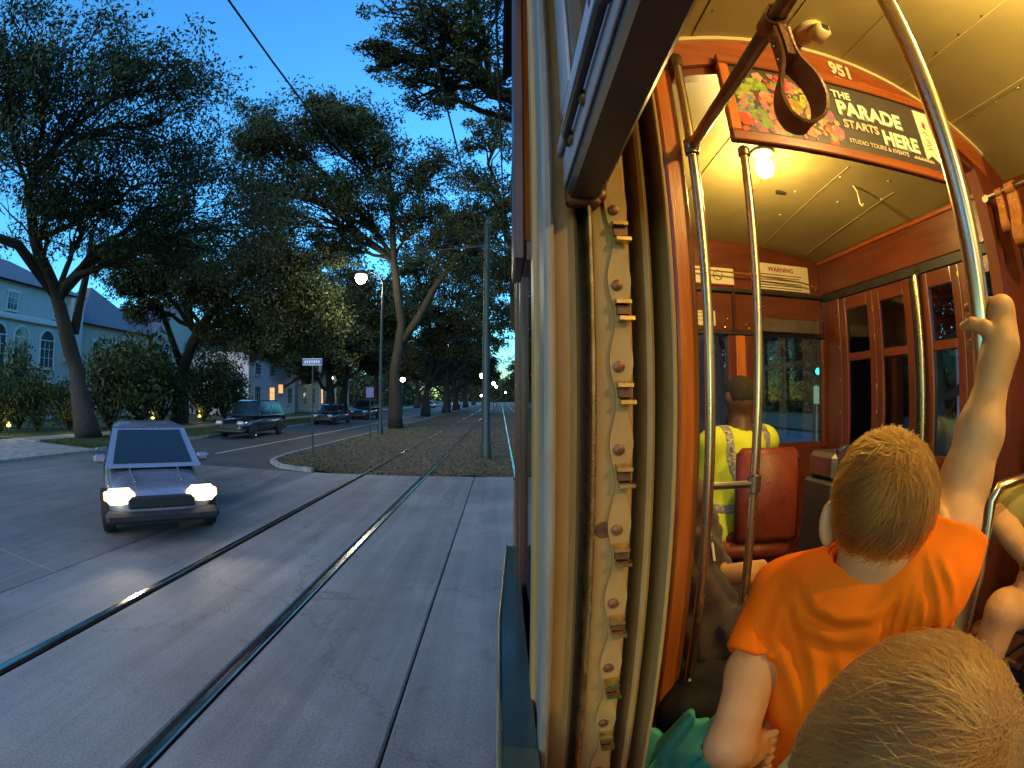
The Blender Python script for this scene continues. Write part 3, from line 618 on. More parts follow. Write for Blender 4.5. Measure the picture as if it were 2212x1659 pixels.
# columned house further on
h5 = thing('house', 'columned house with a porch lamp beyond the street sign', 'house', (-28, 64, .13))
MB().box((-36, 58.5, 0), (-26.4, 71.5, 7.6)).build('wall', M['stucco2'], h5); hip(h5, -36, -23.2, 58.5, 71.5, 7.62, 3.2, M['slate'])
for y in (59.2, 62.2, 65.2, 68.2, 71): MB().lathe([(.32, 0), (.32, .2), (.22, .3), (.2, 7.1), (.3, 7.3), (.3, 7.6)], (-23.6, y, 0), n=12).build('column', M['trim'], h5, smooth=40)
MB().box((-26.4, 58.5, 0), (-23.1, 71.5, .45)).build('porch', M['trim'], h5)
for y, l in ((60.6, 0), (63.8, 0), (66.8, 1), (69.8, 0)): window(h5, -26.4, y, 1.2, 1.1, 2.2, False, bool(l)); window(h5, -26.4, y, 4.8, 1.1, 1.7)
MB().lathe([(.02, 0), (.16, .05), (.2, .3), (.1, .42), (.02, .45)], PX(716, 820, -23.35), n=10).build('porch_lamp', M['lampfar'], h5)
h6 = thing('house', 'dark roofed far house half hidden by the streetcar, right of the tracks', 'house', (24, 95, 0))
MB().box((17.6, 86, 0), (30, 104, 8)).build('wall', M['stucco2'], h6); hip(h6, 17.6, 30, 86, 104, 8.02, 5, M['slate'])
for y in (89, 93, 97, 101): window(h6, 17.6, y, 1.2, 1.2, 1.9, False, y == 93, -1); window(h6, 17.6, y, 4.8, 1.2, 1.8, False, False, -1)
h7 = thing('house', 'grey house across the far roadway, dim behind the folding doors', 'house', (27, 10, 0))
MB().box((24, 3, 0), (33, 17, 7.5)).build('wall', M['stucco'], h7); hip(h7, 24, 33, 3, 17, 7.52, 3.2, M['slate'])
for y in (5, 8.3, 11.6, 14.9): window(h7, 24, y, 1.2, 1.2, 1.9, False, False, -1); window(h7, 24, y, 4.6, 1.2, 1.8, False, False, -1)

# ------------------------------------------------------------------ street furniture
def point(loc, e, c, r=.05, parent=None, name='lamp_light'):
    l = bpy.data.lights.new(name, 'POINT'); l.energy = e; l.color = c; l.shadow_soft_size = r
    o = bpy.data.objects.new(name, l); col.objects.link(o); o.location = loc
    if parent is not None: o.parent = parent; o.location = Vector(loc) - parent.location
    return o
lp = PZ(822, 938, .06); lamp_p = PY(780, 600, lp.y)
sl_ = thing('street_lamp', 'tall street lamp glowing brightly on a curved arm over the street', 'street lamp', (lp.x, lp.y, .05))
arm_z = lamp_p.z
MB().lathe([(.16, 0), (.16, .35), (.09, .5), (.06, arm_z - .9)], (lp.x, lp.y, .05), n=12).build('pole', M['pole'], sl_, smooth=40)
MB().tube([(lp.x, lp.y, arm_z - .9), (lp.x - .03, lp.y, arm_z - .35), (lp.x - .25, lp.y, arm_z + .08), (lp.x - .7, lp.y, arm_z + .3), (lamp_p.x + .1, lp.y, arm_z + .28)], .035, 8).build('arm', M['pole'], sl_, smooth=60)
MB().lathe([(.05, .44), (.28, .36), (.36, .2), (.35, .15)], (lamp_p.x, lp.y, arm_z), n=14).build('lamp_shade', M['pole'], sl_, smooth=40)
MB().lathe([(.02, -.34), (.14, -.31), (.25, -.21), (.32, -.06), (.32, .06), (.28, .13), (.05, .146)], (lamp_p.x, lp.y, arm_z), n=24).build('lamp_globe', M['lampwhite'], sl_, smooth=60)
point((lamp_p.x, lp.y, arm_z - .45), 900, (1, .9, .55), .22, sl_)
# far lamps along the street
far = [(1040, 857, -4.7, 110, 'far lamp glowing low beside the centre pole'), (1043, 818, 0, 45, 'small lamp just right of the centre pole, higher than the far ones'), (1066, 832, 0, 75, 'far lamp first of the string beside the streetcar'), (1072, 838, 0, 95, 'far lamp second of the string beside the streetcar'), (1092, 850, 0, 150, 'faint far lamp close to the streetcar body'), (965, 752, 0, 60, 'lamp shining through leaves lit yellow green'), (870, 825, 0, 58, 'dim lamp between the median oak and the next one')]
fl = None
for px, py, _, d, lab in far:
    c = P(px, py, d); z = c.z
    if z < 1.2: z = 1.2
    t = thing('street_lamp', lab, 'street lamp', (c.x, c.y, 0), 'far street lamps')
    MB().lathe([(.1, 0), (.05, .3), (.04, z)], (c.x, c.y, 0), n=6).build('pole', M['pole'], t); MB().lathe([(.03, 0), (.2, .07), (.3, .25), (.26, .42), (.06, .52)], (c.x, c.y, z), n=12).build('lamp_globe', M['lampfar'], t, smooth=60)
    if (px, py) == (965, 752): point((c.x, c.y, z - .2), 22, (.9, 1, .25), .2, t)
# centre pole with cross arm between the two tracks, wires
pb = PZ(1050, 990, 0)
cpole = thing('overhead_wire_pole', 'slim dark pole standing between the two tracks', 'pole', (pb.x, pb.y, -.02))
MB().lathe([(.17, 0), (.17, .5), (.14, .55), (.13, 4), (.105, 4.1), (.095, 7.9), (.12, 7.95), (.05, 8.15)], (pb.x, pb.y, -.02), n=12).build('shaft', M['pole'], cpole, smooth=40)
MB().tube([(pb.x - 2.9, pb.y, 6.9), (pb.x, pb.y, 7.15), (pb.x + 2.4, pb.y, 6.9)], .03, 6).build('cross_arm', M['pole'], cpole)
MB().tube([(pb.x - 2.8, pb.y, 6.95), (pb.x - .1, pb.y, 7.8)], .012, 5).build('stay', M['wire'], cpole); MB().tube([(pb.x + 2.3, pb.y, 6.95), (pb.x + .1, pb.y, 7.8)], .012, 5).build('stay', M['wire'], cpole)
for pts, lab, r_ in (([PZ(490, -5, 6.2), PZ(590, 135, 6.15), PZ(690, 268, 6.1)], 'single wire crossing the open sky at the left', .014), ([PZ(903, -5, 5.7), PZ(945, 150, 5.75), PZ(985, 310, 5.8)], 'trolley wire above the neighbouring track', .014), ([PZ(1071, -5, 5.7), PZ(1077, 170, 5.75), PZ(1083, 330, 5.8)], 'trolley wire nearest the streetcar', .014)):
    a, m_, b = pts; d = (b - a).normalized(); e = b + Vector((d.x, d.y, 0)) * 60; e.z = b.z + .2
    tag(MB().tube([a - d * 8, a, m_, b, b.lerp(e, .3), e], r_, 5).build('trolley_wire', M['wire']), lab, 'wire', 'overhead wires')
# street-name sign on the median nose
sp = PY(676, 782, 14.6)
sg = thing('street_sign', 'blue street-name sign on a thin post at the median nose', 'sign', (sp.x, sp.y, .06))
MB().tube([(sp.x, sp.y, .06), (sp.x, sp.y, sp.z + .16)], .028, 8).build('post', M['pole'], sg)
MB().box((sp.x - .36, sp.y - .06, sp.z - .11), (sp.x + .36, sp.y - .045, sp.z + .11), .006).build('sign_panel', M['signblue'], sg)
for z in (-.1, .1): MB().box((sp.x - .35, sp.y - .066, sp.z + z - .008), (sp.x + .35, sp.y - .0605, sp.z + z + .008)).build('border', M['signwhite'], sg)
for k in range(7): MB().box((sp.x - .27 + k * .08, sp.y - .064, sp.z - .045 + .01 * (k % 2)), (sp.x - .225 + k * .08, sp.y - .0605, sp.z + .045)).build('lettering', M['signwhite'], sg)
# small post with a blue plate beside the median oak
q = PZ(800, 945, .06)
ps = thing('street_sign', 'short post with a small blue plate left of the lamp pole', 'sign', (q.x, q.y, .06))
MB().tube([(q.x, q.y, .06), (q.x, q.y, 2.6)], .03, 7).build('post', M['pole'], ps); MB().box((q.x - .2, q.y - .05, 2.0), (q.x + .2, q.y - .035, 2.5), .006).build('sign_panel', M['signblue'], ps)
# garden lamps
for k, (px, py) in enumerate([(19, 922), (165, 919), (330, 905), (431, 901), (478, 879)]):
    c = PZ(px, py, .48) if k < 4 else P(478, 879, 44); zb = .13
    t = thing('garden_lamp', ['low yellow garden lamp at the left edge', 'low yellow garden lamp beside the leaning oak trunk', 'low yellow garden lamp between the two oak trunks', 'low yellow garden lamp behind the parked dark car', 'farthest yellow garden lamp, above the parked dark car'][k], 'garden lamp', (c.x, c.y, zb), 'garden lamps')
    MB().tube([(c.x, c.y, zb), (c.x, c.y, c.z)], .025, 7).build('stem', M['dark'], t)
    MB().lathe([(.03, 0), (.11, .02), (.11, .1), (.03, .12)], (c.x, c.y, c.z), n=10).build('lamp_head', M['lampyel'], t); MB().lathe([(.17, .125), (.15, .16), (.02, .22)], (c.x, c.y, c.z), n=10).build('cap', M['dark'], t)
    point((c.x, c.y, c.z + .35), 26, (1, .75, .15), .08, t)
fb = P(165, 893, 28); t = thing('flower_bush', 'small bush with orange blooms beside the leaning trunk', 'plant', (fb.x, fb.y, .13))
MB().tube([(fb.x, fb.y, .13), (fb.x, fb.y, .8)], .02, 5).build('stem', M['bark'], t)
me = leaf_cards([(fb.x, fb.y, .7)], [(.7, .7, .4)], [260], .06); me.transform(Matrix.Translation(-t.location)); link('foliage', me, M['shrub'], t)
me = leaf_cards([(fb.x, fb.y, .85)], [(.65, .65, .3)], [60], .09); me.transform(Matrix.Translation(-t.location)); link('blooms', me, mat('orange_bloom', (.6, .14, .04), .6), t, kind='stuff')
# green traffic signal and pale round sign ahead of the windscreen
c = P(1758, 803, 19); t = thing('traffic_light', 'traffic light showing green beyond the windscreen', 'traffic light', (c.x, c.y, 0))
MB().tube([(c.x, c.y, 0), (c.x, c.y, c.z + .9)], .05, 8).build('pole', M['pole'], t); MB().box((c.x - .19, c.y - .28, c.z - .25), (c.x + .19, c.y - .06, c.z + .85), .03).build('signal_housing', M['dark'], t)
for k, m_ in ((0, 'green_l'), (1, 'dark'), (2, 'dark')): MB().lathe([(.12, 0), (.1, .03), (.03, .05)], (c.x, c.y - .281, c.z + .3 * k), (0, -1, 0), 12).build('lens', M[m_], t)
c = P(1764, 853, 15); t = thing('street_sign', 'pale green sign on a thin post beyond the windscreen', 'sign', (c.x, c.y, 0))
MB().tube([(c.x, c.y, 0), (c.x, c.y, c.z + .3)], .02, 6).build('post', M['steel_d'], t); MB().box((c.x - .14, c.y - .04, c.z - .26), (c.x + .14, c.y - .022, c.z + .26), .01).build('sign_panel', mat('pale_green_sign', (.45, .68, .42), .5), t)

# ------------------------------------------------------------------ cars
def sub_(o):
    md = o.modifiers.new('round', 'SUBSURF'); md.levels = 2; md.render_levels = 2; return o
def car(name, label, loc, rz, paint, suv=False, lit=False, tail=False, group=None):
    """length along +Y, front at -Y in its own frame"""
    t = thing(name, label, 'car', loc, group, rz); L, W, HH = (4.75, 1.9, 1.78) if suv else (4.6, 1.8, 1.45)
    hood = 1.02 if suv else .86; belt = hood + .08
    sec = [(-L/2, .34, .62, .60), (-L/2 + .1, .24, .74, .78), (-L/2 + .45, .2, hood - .07, .9), (-L/2 + 1.25, .2, hood, .95), (-.2, .2, belt, .97), (.9, .2, belt + .02, .97), (L/2 - .5, .22, belt + (.0 if suv else -.02), .94), (L/2 - .1, .28, belt - .08, .84), (L/2, .38, .75, .7)]
    vs = []; n = 14
    for y, z0, z1, wf in sec:
        hwid = W / 2 * wf
        for k in range(n):
            a = 2 * math.pi * k / n; cx = math.copysign(abs(math.cos(a)) ** .45, math.cos(a)); cz = math.copysign(abs(math.sin(a)) ** .55, math.sin(a))
            zz = (z0 + z1) / 2 + cz * (z1 - z0) / 2; tuck = 1 - .07 * max(0, (zz - .6)); vs.append((cx * hwid * tuck, y, zz))
    m = len(sec); fs = [(i*n+k, i*n+(k+1) % n, (i+1)*n+(k+1) % n, (i+1)*n+k) for i in range(m-1) for k in range(n)] + [tuple(range(n)), tuple(range((m-1)*n, m*n))]
    sub_(MB().add(vs, fs).build('body', paint, t, smooth=180, world=False))
    # cabin
    y0, y1, y2, y3 = (-1.0, -.35, 1.75, 2.15) if suv else (-1.15, -.3, .95, 1.75); zb = belt - .06; a, b = W/2 * .9, W/2 * .72
    rl = [(-a, y0, zb), (a, y0, zb), (a, y3, zb), (-a, y3, zb), (-b, y1, HH), (b, y1, HH), (b, y2, HH), (-b, y2, HH)]
    MB().add(rl, [(0, 1, 5, 4), (1, 2, 6, 5), (2, 3, 7, 6), (3, 0, 4, 7)]).build('cabin', paint, t, world=False)
    for s_ in (-.35, .35): MB().tube([(s_, -L/2 + .3, hood - .05), (s_ * 1.15, -L/2 + 1.2, hood + .012)], .012, 6).build('bonnet_crease', paint, t, world=False)
    MB().add([(-b, y1 - .03, HH - .01), (b, y1 - .03, HH - .01), (b, y2 + .03, HH - .01), (-b, y2 + .03, HH - .01), (-b*.8, y1 + .15, HH + .05), (b*.8, y1 + .15, HH + .05), (b*.8, y2 - .1, HH + .05), (-b*.8, y2 - .1, HH + .05)], [(0, 1, 5, 4), (1, 2, 6, 5), (2, 3, 7, 6), (3, 0, 4, 7), (4, 5, 6, 7)]).build('roof', paint, t, smooth=60, world=False)
    def pane(nm, i, j, k, l, mx=.08, my=.1, push=.012, u0=0, u1=1):
        A, B_, C_, D = [Vector(rl[x]) for x in (i, j, k, l)]
        if u0 or u1 < 1: A, B_, C_, D = A.lerp(B_, u0), A.lerp(B_, u1), D.lerp(C_, u1), D.lerp(C_, u0)
        nrm = (B_ - A).cross(D - A).normalized() * push; f_ = lambda u, v_: A.lerp(B_, u).lerp(D.lerp(C_, u), v_)
        q = [f_(mx, my), f_(1 - mx, my), f_(1 - mx, 1 - my), f_(mx, 1 - my)]
        MB().add([p + nrm for p in q] + [p - nrm for p in q], [(0, 1, 2, 3), (7, 6, 5, 4), (0, 4, 5, 1), (1, 5, 6, 2), (2, 6, 7, 3), (3, 7, 4, 0)]).build(nm, M['carglass'], t, world=False)
    pane('windscreen', 0, 1, 5, 4); pane('rear_window', 2, 3, 7, 6)
    for k in range(2): pane('side_window', 1, 2, 6, 5, .06, .1, .012, [0, .5][k], [.5, 1][k]); pane('side_window', 3, 0, 4, 7, .06, .1, .012, [0, .5][k], [.5, 1][k])
    wr = .36 if suv else .32
    for sx in (-1, 1):
        for y in (-L/2 + .88, L/2 - .92):
            wlo = (sx * (W/2 - .2), y, wr)
            wh = MB().lathe([(wr*.62, 0), (wr*.97, .02), (wr, .06), (wr, .17), (wr*.96, .205), (wr*.62, .21)], wlo, (sx, 0, 0), 20).build('wheel', M['tyre'], t, smooth=40, world=False)
            r_ = MB().lathe([(.03, .16), (wr*.2, .2), (wr*.3, .17), (wr*.58, .19), (wr*.64, .215), (wr*.6, .15)], wlo, (sx, 0, 0), 16); r_.build('rim', M['rim'], wh, smooth=40, world=False)
        hx = sx * W/2 * .66; hz = .74 if suv else .66
        MB().box((hx - .22, -L/2 - .03, hz - .11), (hx + .22, -L/2 + .14, hz + .11), .09).build('headlight', M['headl'] if lit else M['headoff'], t, smooth=50, world=False)
        if lit: MB().box((sx * W/2 * .80, -L/2 + .06, hz - .06), (sx * W/2 * .92, -L/2 + .16, hz + .06), .02).build('marker_light', M['amber_l'], t, world=False)
        MB().box((sx * W/2 * .66, L/2 - .13, .78), (sx * W/2 * .88, L/2 - .02, .98), .02).build('taillight', M['red_l'] if tail else M['maroon'], t, world=False)
        MB().box((sx * (W/2 - .13), -.92, belt - .02), (sx * (W/2 + .10), -.78, belt + .12), .045).build('mirror', paint, t, world=False)
    MB().box((-W*.27, -L/2 - .03, .5), (W*.27, -L/2 + .08, .66), .02).build('grille', M['black'], t, world=False); MB().box((-W*.46, -L/2 - .06, .3), (W*.46, -L/2 + .2, .46), .05).build('bumper', M['dark'], t, world=False); MB().box((-W*.46, L/2 - .2, .32), (W*.46, L/2 + .05, .5), .05).build('bumper', M['dark'], t, world=False)
    return t
pa = mat('dark_grey_car_paint', (.035, .034, .045), .2, .3, var=.05, coat=.8); pb_ = mat('silver_blue_car_paint', (.12, .14, .2), .25, .5, var=.05, coat=.8); pc = mat('dark_blue_car_paint', (.03, .045, .09), .2, .4, var=.05, coat=.8); pd = mat('black_car_paint', (.016, .016, .018), .18, .2, var=.05, coat=.8); pe = mat('white_car_paint', (.5, .53, .6), .3, .1, var=.05, coat=.8)
# oncoming car turning across the crossing, headlights on
hA, hB = PZ(266, 1075, .66), PZ(430, 1066, .66); mid = (hA + hB) / 2; dirv = Vector((hB.y - hA.y, -(hB.x - hA.x), 0)).normalized()
if dirv.dot(-mid) < 0: dirv = -dirv
ctr = mid - dirv * 2.32; rz = math.atan2(dirv.x, -dirv.y)
c = car('turning_car', 'oncoming car with both headlights blazing, nearest of all cars, on the crossing', (ctr.x, ctr.y, 0), rz, mat('silver_car_paint', (.30, .30, .36), .28, .5, var=.05, coat=.6), lit=True)
for s in (-1, 1):
    l = bpy.data.lights.new('headlight_beam', 'SPOT'); l.energy = 45; l.color = (1, .84, .55); l.spot_size = R(70); l.spot_blend = .8; l.shadow_soft_size = .08
    o = bpy.data.objects.new('headlight_beam', l); col.objects.link(o); o.parent = c; o.location = (s * .6, -2.36, .66); o.rotation_euler = (R(83), 0, R(180 + s * 4))
sv = PZ(538, 948, 0); car('parked_car', 'dark four-wheel drive parked at the far kerb, nearest of the parked cars', (-12.75, 22.3, 0), 0, pd, suv=True, group='cars parked at the far kerb')
car('parked_car', 'dark car with a pale blue windscreen parked second along the kerb', (-13.0, 35.4, 0), 0, pa, group='cars parked at the far kerb')
car('parked_car', 'dark blue hatch-backed car parked third along the kerb', (-13.1, 44.8, 0), 0, pc, suv=True, group='cars parked at the far kerb')
car('driving_car', 'pale blue car with a red tail lamp far along the street', (-14.6, 98, 0), .02, pe, tail=True)
car('driving_car', 'white far car between the median oaks', (-11.2, 120, 0), .0, pe, lit=True)
car('driving_car', 'far car with headlights on near the vanishing point right of the tracks', (10.9, 150, 0), 0, pa, lit=True)

# ================================================================== THE STREETCAR (V() = metres from the camera)
car_root = thing('streetcar', 'vintage streetcar of red wood and cream ceiling, seen along its side and into its cabin', 'streetcar', (1.2, 0, 0))
FZ, WL, WR = -1.2, .186, 2.22              # floor level, inner faces of the side walls
BK = 1.10                                   # bulkhead
FRONT = 2.60
def vb(lo, hi, b=.004): return MB().box(V(*lo), V(*hi), b)
def arch(x): return 1.19 - .12 * ((x - 1.2) / .7) ** 2
# floor as boards
fl_ = vb((.05, -2.7, FZ - .05), (2.3, FRONT + .05, FZ - .021), 0).build('floor', M['floor'], car_root)
for i in range(16): vb((.2 + i * .127, -2.7, FZ - .02), (.2 + i * .127 + .122, FRONT, FZ), .003).build('plank', M['floor'], fl_)
# saloon ceiling: vaulted panels with battens
xsn = [.19, .38, .58, .74, .9, 1.05, 1.2, 1.35, 1.5, 1.66, 1.82, 2.02, 2.22]
ce = None
for a, b in ((0, 2), (2, 4), (4, 6), (6, 8), (8, 10), (10, 12)):
    q = []
    n = 8; xx = [xsn[a] + .002 + (xsn[b] - xsn[a] - .004) * i / n for i in range(n + 1)]
    poly = [V(x, 0, arch(x)) for x in xx] + [V(x, 0, arch(x) + .03) for x in reversed(xx)]
    o = MB().prism(poly, (0, -2.7, 0), (0, BK, 0)).build('ceiling' if ce is None else 'panel', M['cream'], car_root if ce is None else ce, smooth=30)
    if ce is None: ce = o
for k in (2, 4, 6, 8, 10):
    x = xsn[k]; MB().prism([V(x - .009, 0, arch(x - .009) - .003), V(x + .009, 0, arch(x + .009) - .003), V(x + .009, 0, arch(x + .009) + .01), V(x - .009, 0, arch(x - .009) + .01)], (0, -2.7, 0), (0, BK - .035, 0)).build('batten', M['cream'], ce)
for i in range(9):
    for x in (.6, 1.48, 1.84): MB().lathe([(.005, -.004), (.004, 0), (.001, .001)], V(x, -.1 + i * .13, arch(x) - .004), (0, 0, -1), 8).build('screw', M['steel_d'], ce)
# outer roof
n = 16; xx = [.0 + 2.4 * i / n for i in range(n + 1)]
MB().prism([V(x, 0, 1.26 - .16 * ((x - 1.2) / .9) ** 2 if .05 < x < 2.35 else .95) for x in xx] + [V(2.4, 0, .9), V(2.26, 0, .96)] + [V(x, 0, arch(x) + .032) for x in (2.2, 1.8, 1.2, .6, .2)] + [V(.14, 0, .96), V(0, 0, .9)], (0, -2.7, 0), (0, BK + .04, 0)).build('roof', M['dark'], car_root)
# right wall of the saloon: dado, posts, panes
vb((WR, -2.7, -1.4), (WR + .08, BK, -.42)).build('side_panel', M['redwood'], car_root); vb((WR, -2.7, .62), (WR + .08, BK, .99)).build('letterboard', M['redwood_h'], car_root)
vb((WR - .03, -2.7, -.46), (WR + .06, BK - .1, -.421)).build('window_sill', M['redwood_h'], car_root)
for y in (-2.65, -1.75, -.85, .05, .95): vb((WR + .002, y, -.42), (WR + .07, y + .13, .62)).build('window_post', M['redwood'], car_root)
for y in (-2.52, -1.62, -.72, .18): vb((WR + .03, y, -.42), (WR + .036, y + .77, .62), 0).build('window_pane', M['glass_d'], car_root)
# rear wall
vb((.05, -2.74, -1.4), (2.3, -2.705, 1.2)).build('rear_wall', M['redwood'], car_root)

# ---- left wall below and above the windows
lw = vb((.045, -2.7, -1.25), (WL, BK, -.575)).build('side_panel', M['redwood'], car_root)
vb((.03, -2.7, -.5745), (.20, .47, -.555), .006).build('window_sill', M['orangewood_h'], car_root)
vb((.04, -2.7, .86), (WL, BK, .985)).build('letterboard', M['redwood_h'], car_root)
sk = MB()                                    # outer skin, tucked in towards the front
prof = [(.0, -2.7), (.0, .85), (.004, 1.05), (.018, 1.32)]
for (xa, ya), (xb, yb) in zip(prof, prof[1:]): sk.prism([V(xa, ya, -1.5), V(xb, yb, -1.5), V(xb + .03, yb, -1.5), V(xa + .03, ya, -1.5)], (0, 0, 0), (0, 0, 1.08))
sk.build('outer_skin', M['olive'], car_root, smooth=30)
MB().prism([V(-.006, -2.7, -.432), V(-.006, .85, -.432), V(.014, 1.32, -.432), V(.05, 1.32, -.432), V(.0418, .85, -.432), V(.0418, -2.7, -.432)], (0, 0, 0), (0, 0, .012)).build('belt_rail', M['olive'], car_root)
MB().tube([V(-.004, -2.7, -.421), V(-.004, .85, -.421), V(.016, 1.32, -.421)], .004, 8).build('belt_bead', M['steel_d'], car_root, smooth=60)
for i in range(9): MB().lathe([(.008, 0), (.007, .004), (.002, .006)], V(.0 if i < 7 else .012, -.2 + i * .17, -.47), (-1, 0, 0), 8).build('rivet', M['steel_d'], car_root)
# ---- the window post in front of the camera: stops, channels, beads
jb = vb((.040, .575, -.57), (WL - .002, .625, .86), .003).build('window_jamb', M['tan'], car_root)
Z0, Z1 = -.573, .86
def strip(nm, x0, x1, y0, m, b=.003, z0=Z0, z1=Z1): return vb((x0, y0, z0), (x1, .5749, z1), b).build(nm, m, jb)
vb((.0425, .462, Z0), (.0535, .50, Z1), .003).build('outer_stop', M['whitewood'], jb); strip('outer_stop_back', .046, .0535, .5005, M['whitewood'], .002)
strip('sash_channel', .054, .0855, .508, M['tan'], .004)
strip('channel_groove', .086, .0922, .535, M['tan_dark'], 0)
strip('channel_edge', .0925, .0965, .478, M['brass'], .001)
strip('latch_board', .0968, .1405, .492, M['tan'], .003)
strip('channel_groove', .141, .1568, .555, M['tan_dark'], 0)
strip('parting_bead', .157, .1658, .492, M['tan'], .004)
strip('channel_groove', .166, .1813, .555, M['tan_dark'], 0)
strip('inner_stop', .1815, .1858, .480, M['tan'], .0015)
# latch rack: scalloped strip with a screw and two ledges at every step
rk = MB(); NZ = 10; pitch = .0868; zt = .207
pts = []
for i in range(0, NZ * 12 + 1):
    z = zt + .045 - i * pitch / 12; ph = (i % 12) / 12
    w_ = .0085 + .0035 * math.cos(2 * math.pi * (ph - .45)); pts.append((z, w_))
xc = .125
for (za, wa), (zb_, wb) in zip(pts, pts[1:]): rk.prism([V(xc - wa, 0, za), V(xc + wa * 1.15, 0, za), V(xc + wb * 1.15, 0, zb_), V(xc - wb, 0, zb_)], (0, .4865, 0), (0, .4918, 0))
rack = rk.build('latch_rack', M['tan'], jb)
for i in range(NZ):
    z = zt - i * pitch
    if z < Z0 + .02: break
    MB().lathe([(.0062, 0), (.0060, .0022), (.0030, .0036), (.001, .0038)], V(xc - .002, .4864, z), (0, -1, 0), 12).build('screw', M['rust'], jb, smooth=40)
    for dz, e in ((-.0185, .0), (-.036, .003)):
        MB().prism([V(xc - .006 + e, .4865, z + dz + .004), V(xc - .006 + e, .474, z + dz + .001), V(xc - .006 + e, .4735, z + dz - .003), V(xc - .006 + e, .4865, z + dz - .004)], (0, 0, 0), (.0165, 0, 0)).build('ledge', M['brass'], jb, smooth=40)
    MB().prism([V(xc - .004, .4865, z - .023), V(xc - .004, .480, z - .023), V(xc - .004, .480, z - .032), V(xc - .004, .4865, z - .032)], (0, 0, 0), (.014, 0, 0)).build('notch', M['rust'], jb)
MB().lathe([(.0095, 0), (.0085, .0008), (.002, .001)], V(.109, .4915, -.141), (0, -1, 0), 14).build('worn_spot', M['rust'], jb)
MB().lathe([(.009, 0), (.009, .012), (.006, .016), (.002, .017)], V(.106, .4915, .222), (0, -1, 0), 12).build('stop_pin', M['rust'], jb, smooth=40)
# ---- raised sash above the camera
SB = .214
ss = vb((.070, -.62, SB), (.107, .474, SB + .105), .004).build('raised_sash', M['sash'], car_root)
vb((.0665, -.62, SB + .012), (.0699, .474, SB + .104), .001).build('outer_face', M['sash_out'], ss)
vb((.0600, -.62, SB + .048), (.0664, .474, SB + .060), .002).build('drip_bead', M['sash_out'], ss)
vb((.070, .40, SB + .1051), (.107, .474, .855), .004).build('stile', M['sash'], ss); vb((.0662, .402, SB + .1052), (.0699, .472, .855), .001).build('outer_face', M['sash_out'], ss)
vb((.070, -.62, SB + .1051), (.107, -.55, .855), .004).build('stile', M['sash'], ss)
vb((.086, -.55, SB + .106), (.090, .40, .855), 0).build('pane', M['glass_d'], ss)
MB().tube([V(.066, .20, SB + .030), V(.061, .22, SB + .032), V(.060, .40, SB + .036), V(.066, .42, SB + .037)], .0045, 8).build('sash_handle', M['dark'], ss, smooth=60)
for y, z in ((.26, .076), (.33, .03), (.40, .032), (.44, .078), (.20, .03)): MB().lathe([(.008, 0), (.007, .003), (.002, .0045)], V(.0664, y, SB + z), (-1, 0, 0), 10).build('screw', M['rust'], ss, smooth=40)
vb((.070, .4745, SB - .006), (.107, .4915, SB + .03), .003).build('sash_shoe', M['rust'], ss)
# ---- the next raised sash further on, standing proud of the side, cabin light mirrored in its glass painted as an orange face
s2 = vb((.018, .655, .197), (.034, .80, .86), .003).build('raised_sash', M['maroon'], car_root)
MB().prism([V(.0345, .664, .23), V(.057, .70, .23), V(.057, .76, .23), V(.0345, .76, .23)], (0, 0, 0), (0, 0, .63)).build('amber_reflection', M['orangewood'], s2)
vb((.0345, .663, .197), (.057, .76, .2295), .002).build('bottom_rail', M['maroon'], s2)
# window behind the post: second post, pane, outer posts of the tapering front
vb((.05, .626, -.5), (.056, 1.03, .86), 0).build('window_pane', M['glass_d'], car_root)
vb((.042, 1.03, -.57), (WL, BK, .86), .004).build('window_post', M['maroon'], car_root)
def taper(y0, y1, z0, z1, m, nm, th=.05, dx=0.0):
    f_ = lambda y: .036 + dx + (y - 1.1) * .026
    return MB().prism([V(f_(y0), y0, z0), V(f_(y1), y1, z0), V(f_(y1) + th, y1, z0), V(f_(y0) + th, y0, z0)], (0, 0, 0), (0, 0, z1 - z0)).build(nm, m, car_root)
taper(1.101, 2.62, -1.5, -.45, M['olive'], 'front_side_panel'); taper(1.101, 2.62, .55, 1.0, M['maroon'], 'front_side_panel')
for y in (1.101, 1.55, 2.05, 2.54): taper(y, y + .08, -.449, .549, M['maroon'], 'window_post', .045)
for y in (1.182, 1.632, 2.132): taper(y, y + .36, -.449, .549, M['glass_d'], 'window_pane', .005, .02)
taper(1.101, 2.62, -.475, -.451, M['tan'], 'belt_rail', .012, -.008)

# ---- bulkhead between saloon and front platform
bh = thing('bulkhead', 'varnished wooden bulkhead arch with the car number 951 above the advertisement', 'bulkhead', (1.2, BK, .76))
vb((.427, BK - .012, FZ), (.484, BK + .05, arch(.45) - .085), .006).build('post', M['orangewood'], bh)
vb((WL, BK, FZ), (.4265, BK + .04, arch(.3) - .12), .004).build('side_panel', M['redwood'], bh)
vb((.4105, BK - .004, FZ), (.4265, BK - .0005, .98), .001).build('trim_strip', M['tan'], bh)
n = 22; xx = [.43 + (2.03 - .43) * i / n for i in range(n + 1)]
MB().prism([V(x, 0, arch(x) - .002) for x in xx] + [V(x, 0, arch(x) - .112) for x in reversed(xx)], (0, BK - .02, 0), (0, BK + .045, 0)).build('arch_beam', M['orangewood_h'], bh, smooth=30)
MB().prism([V(x, 0, arch(x) - .001) for x in xx] + [V(x, 0, arch(x) - .016) for x in reversed(xx)], (0, BK - .034, 0), (0, BK - .0205, 0)).build('cornice', M['cream2'], bh, smooth=30)
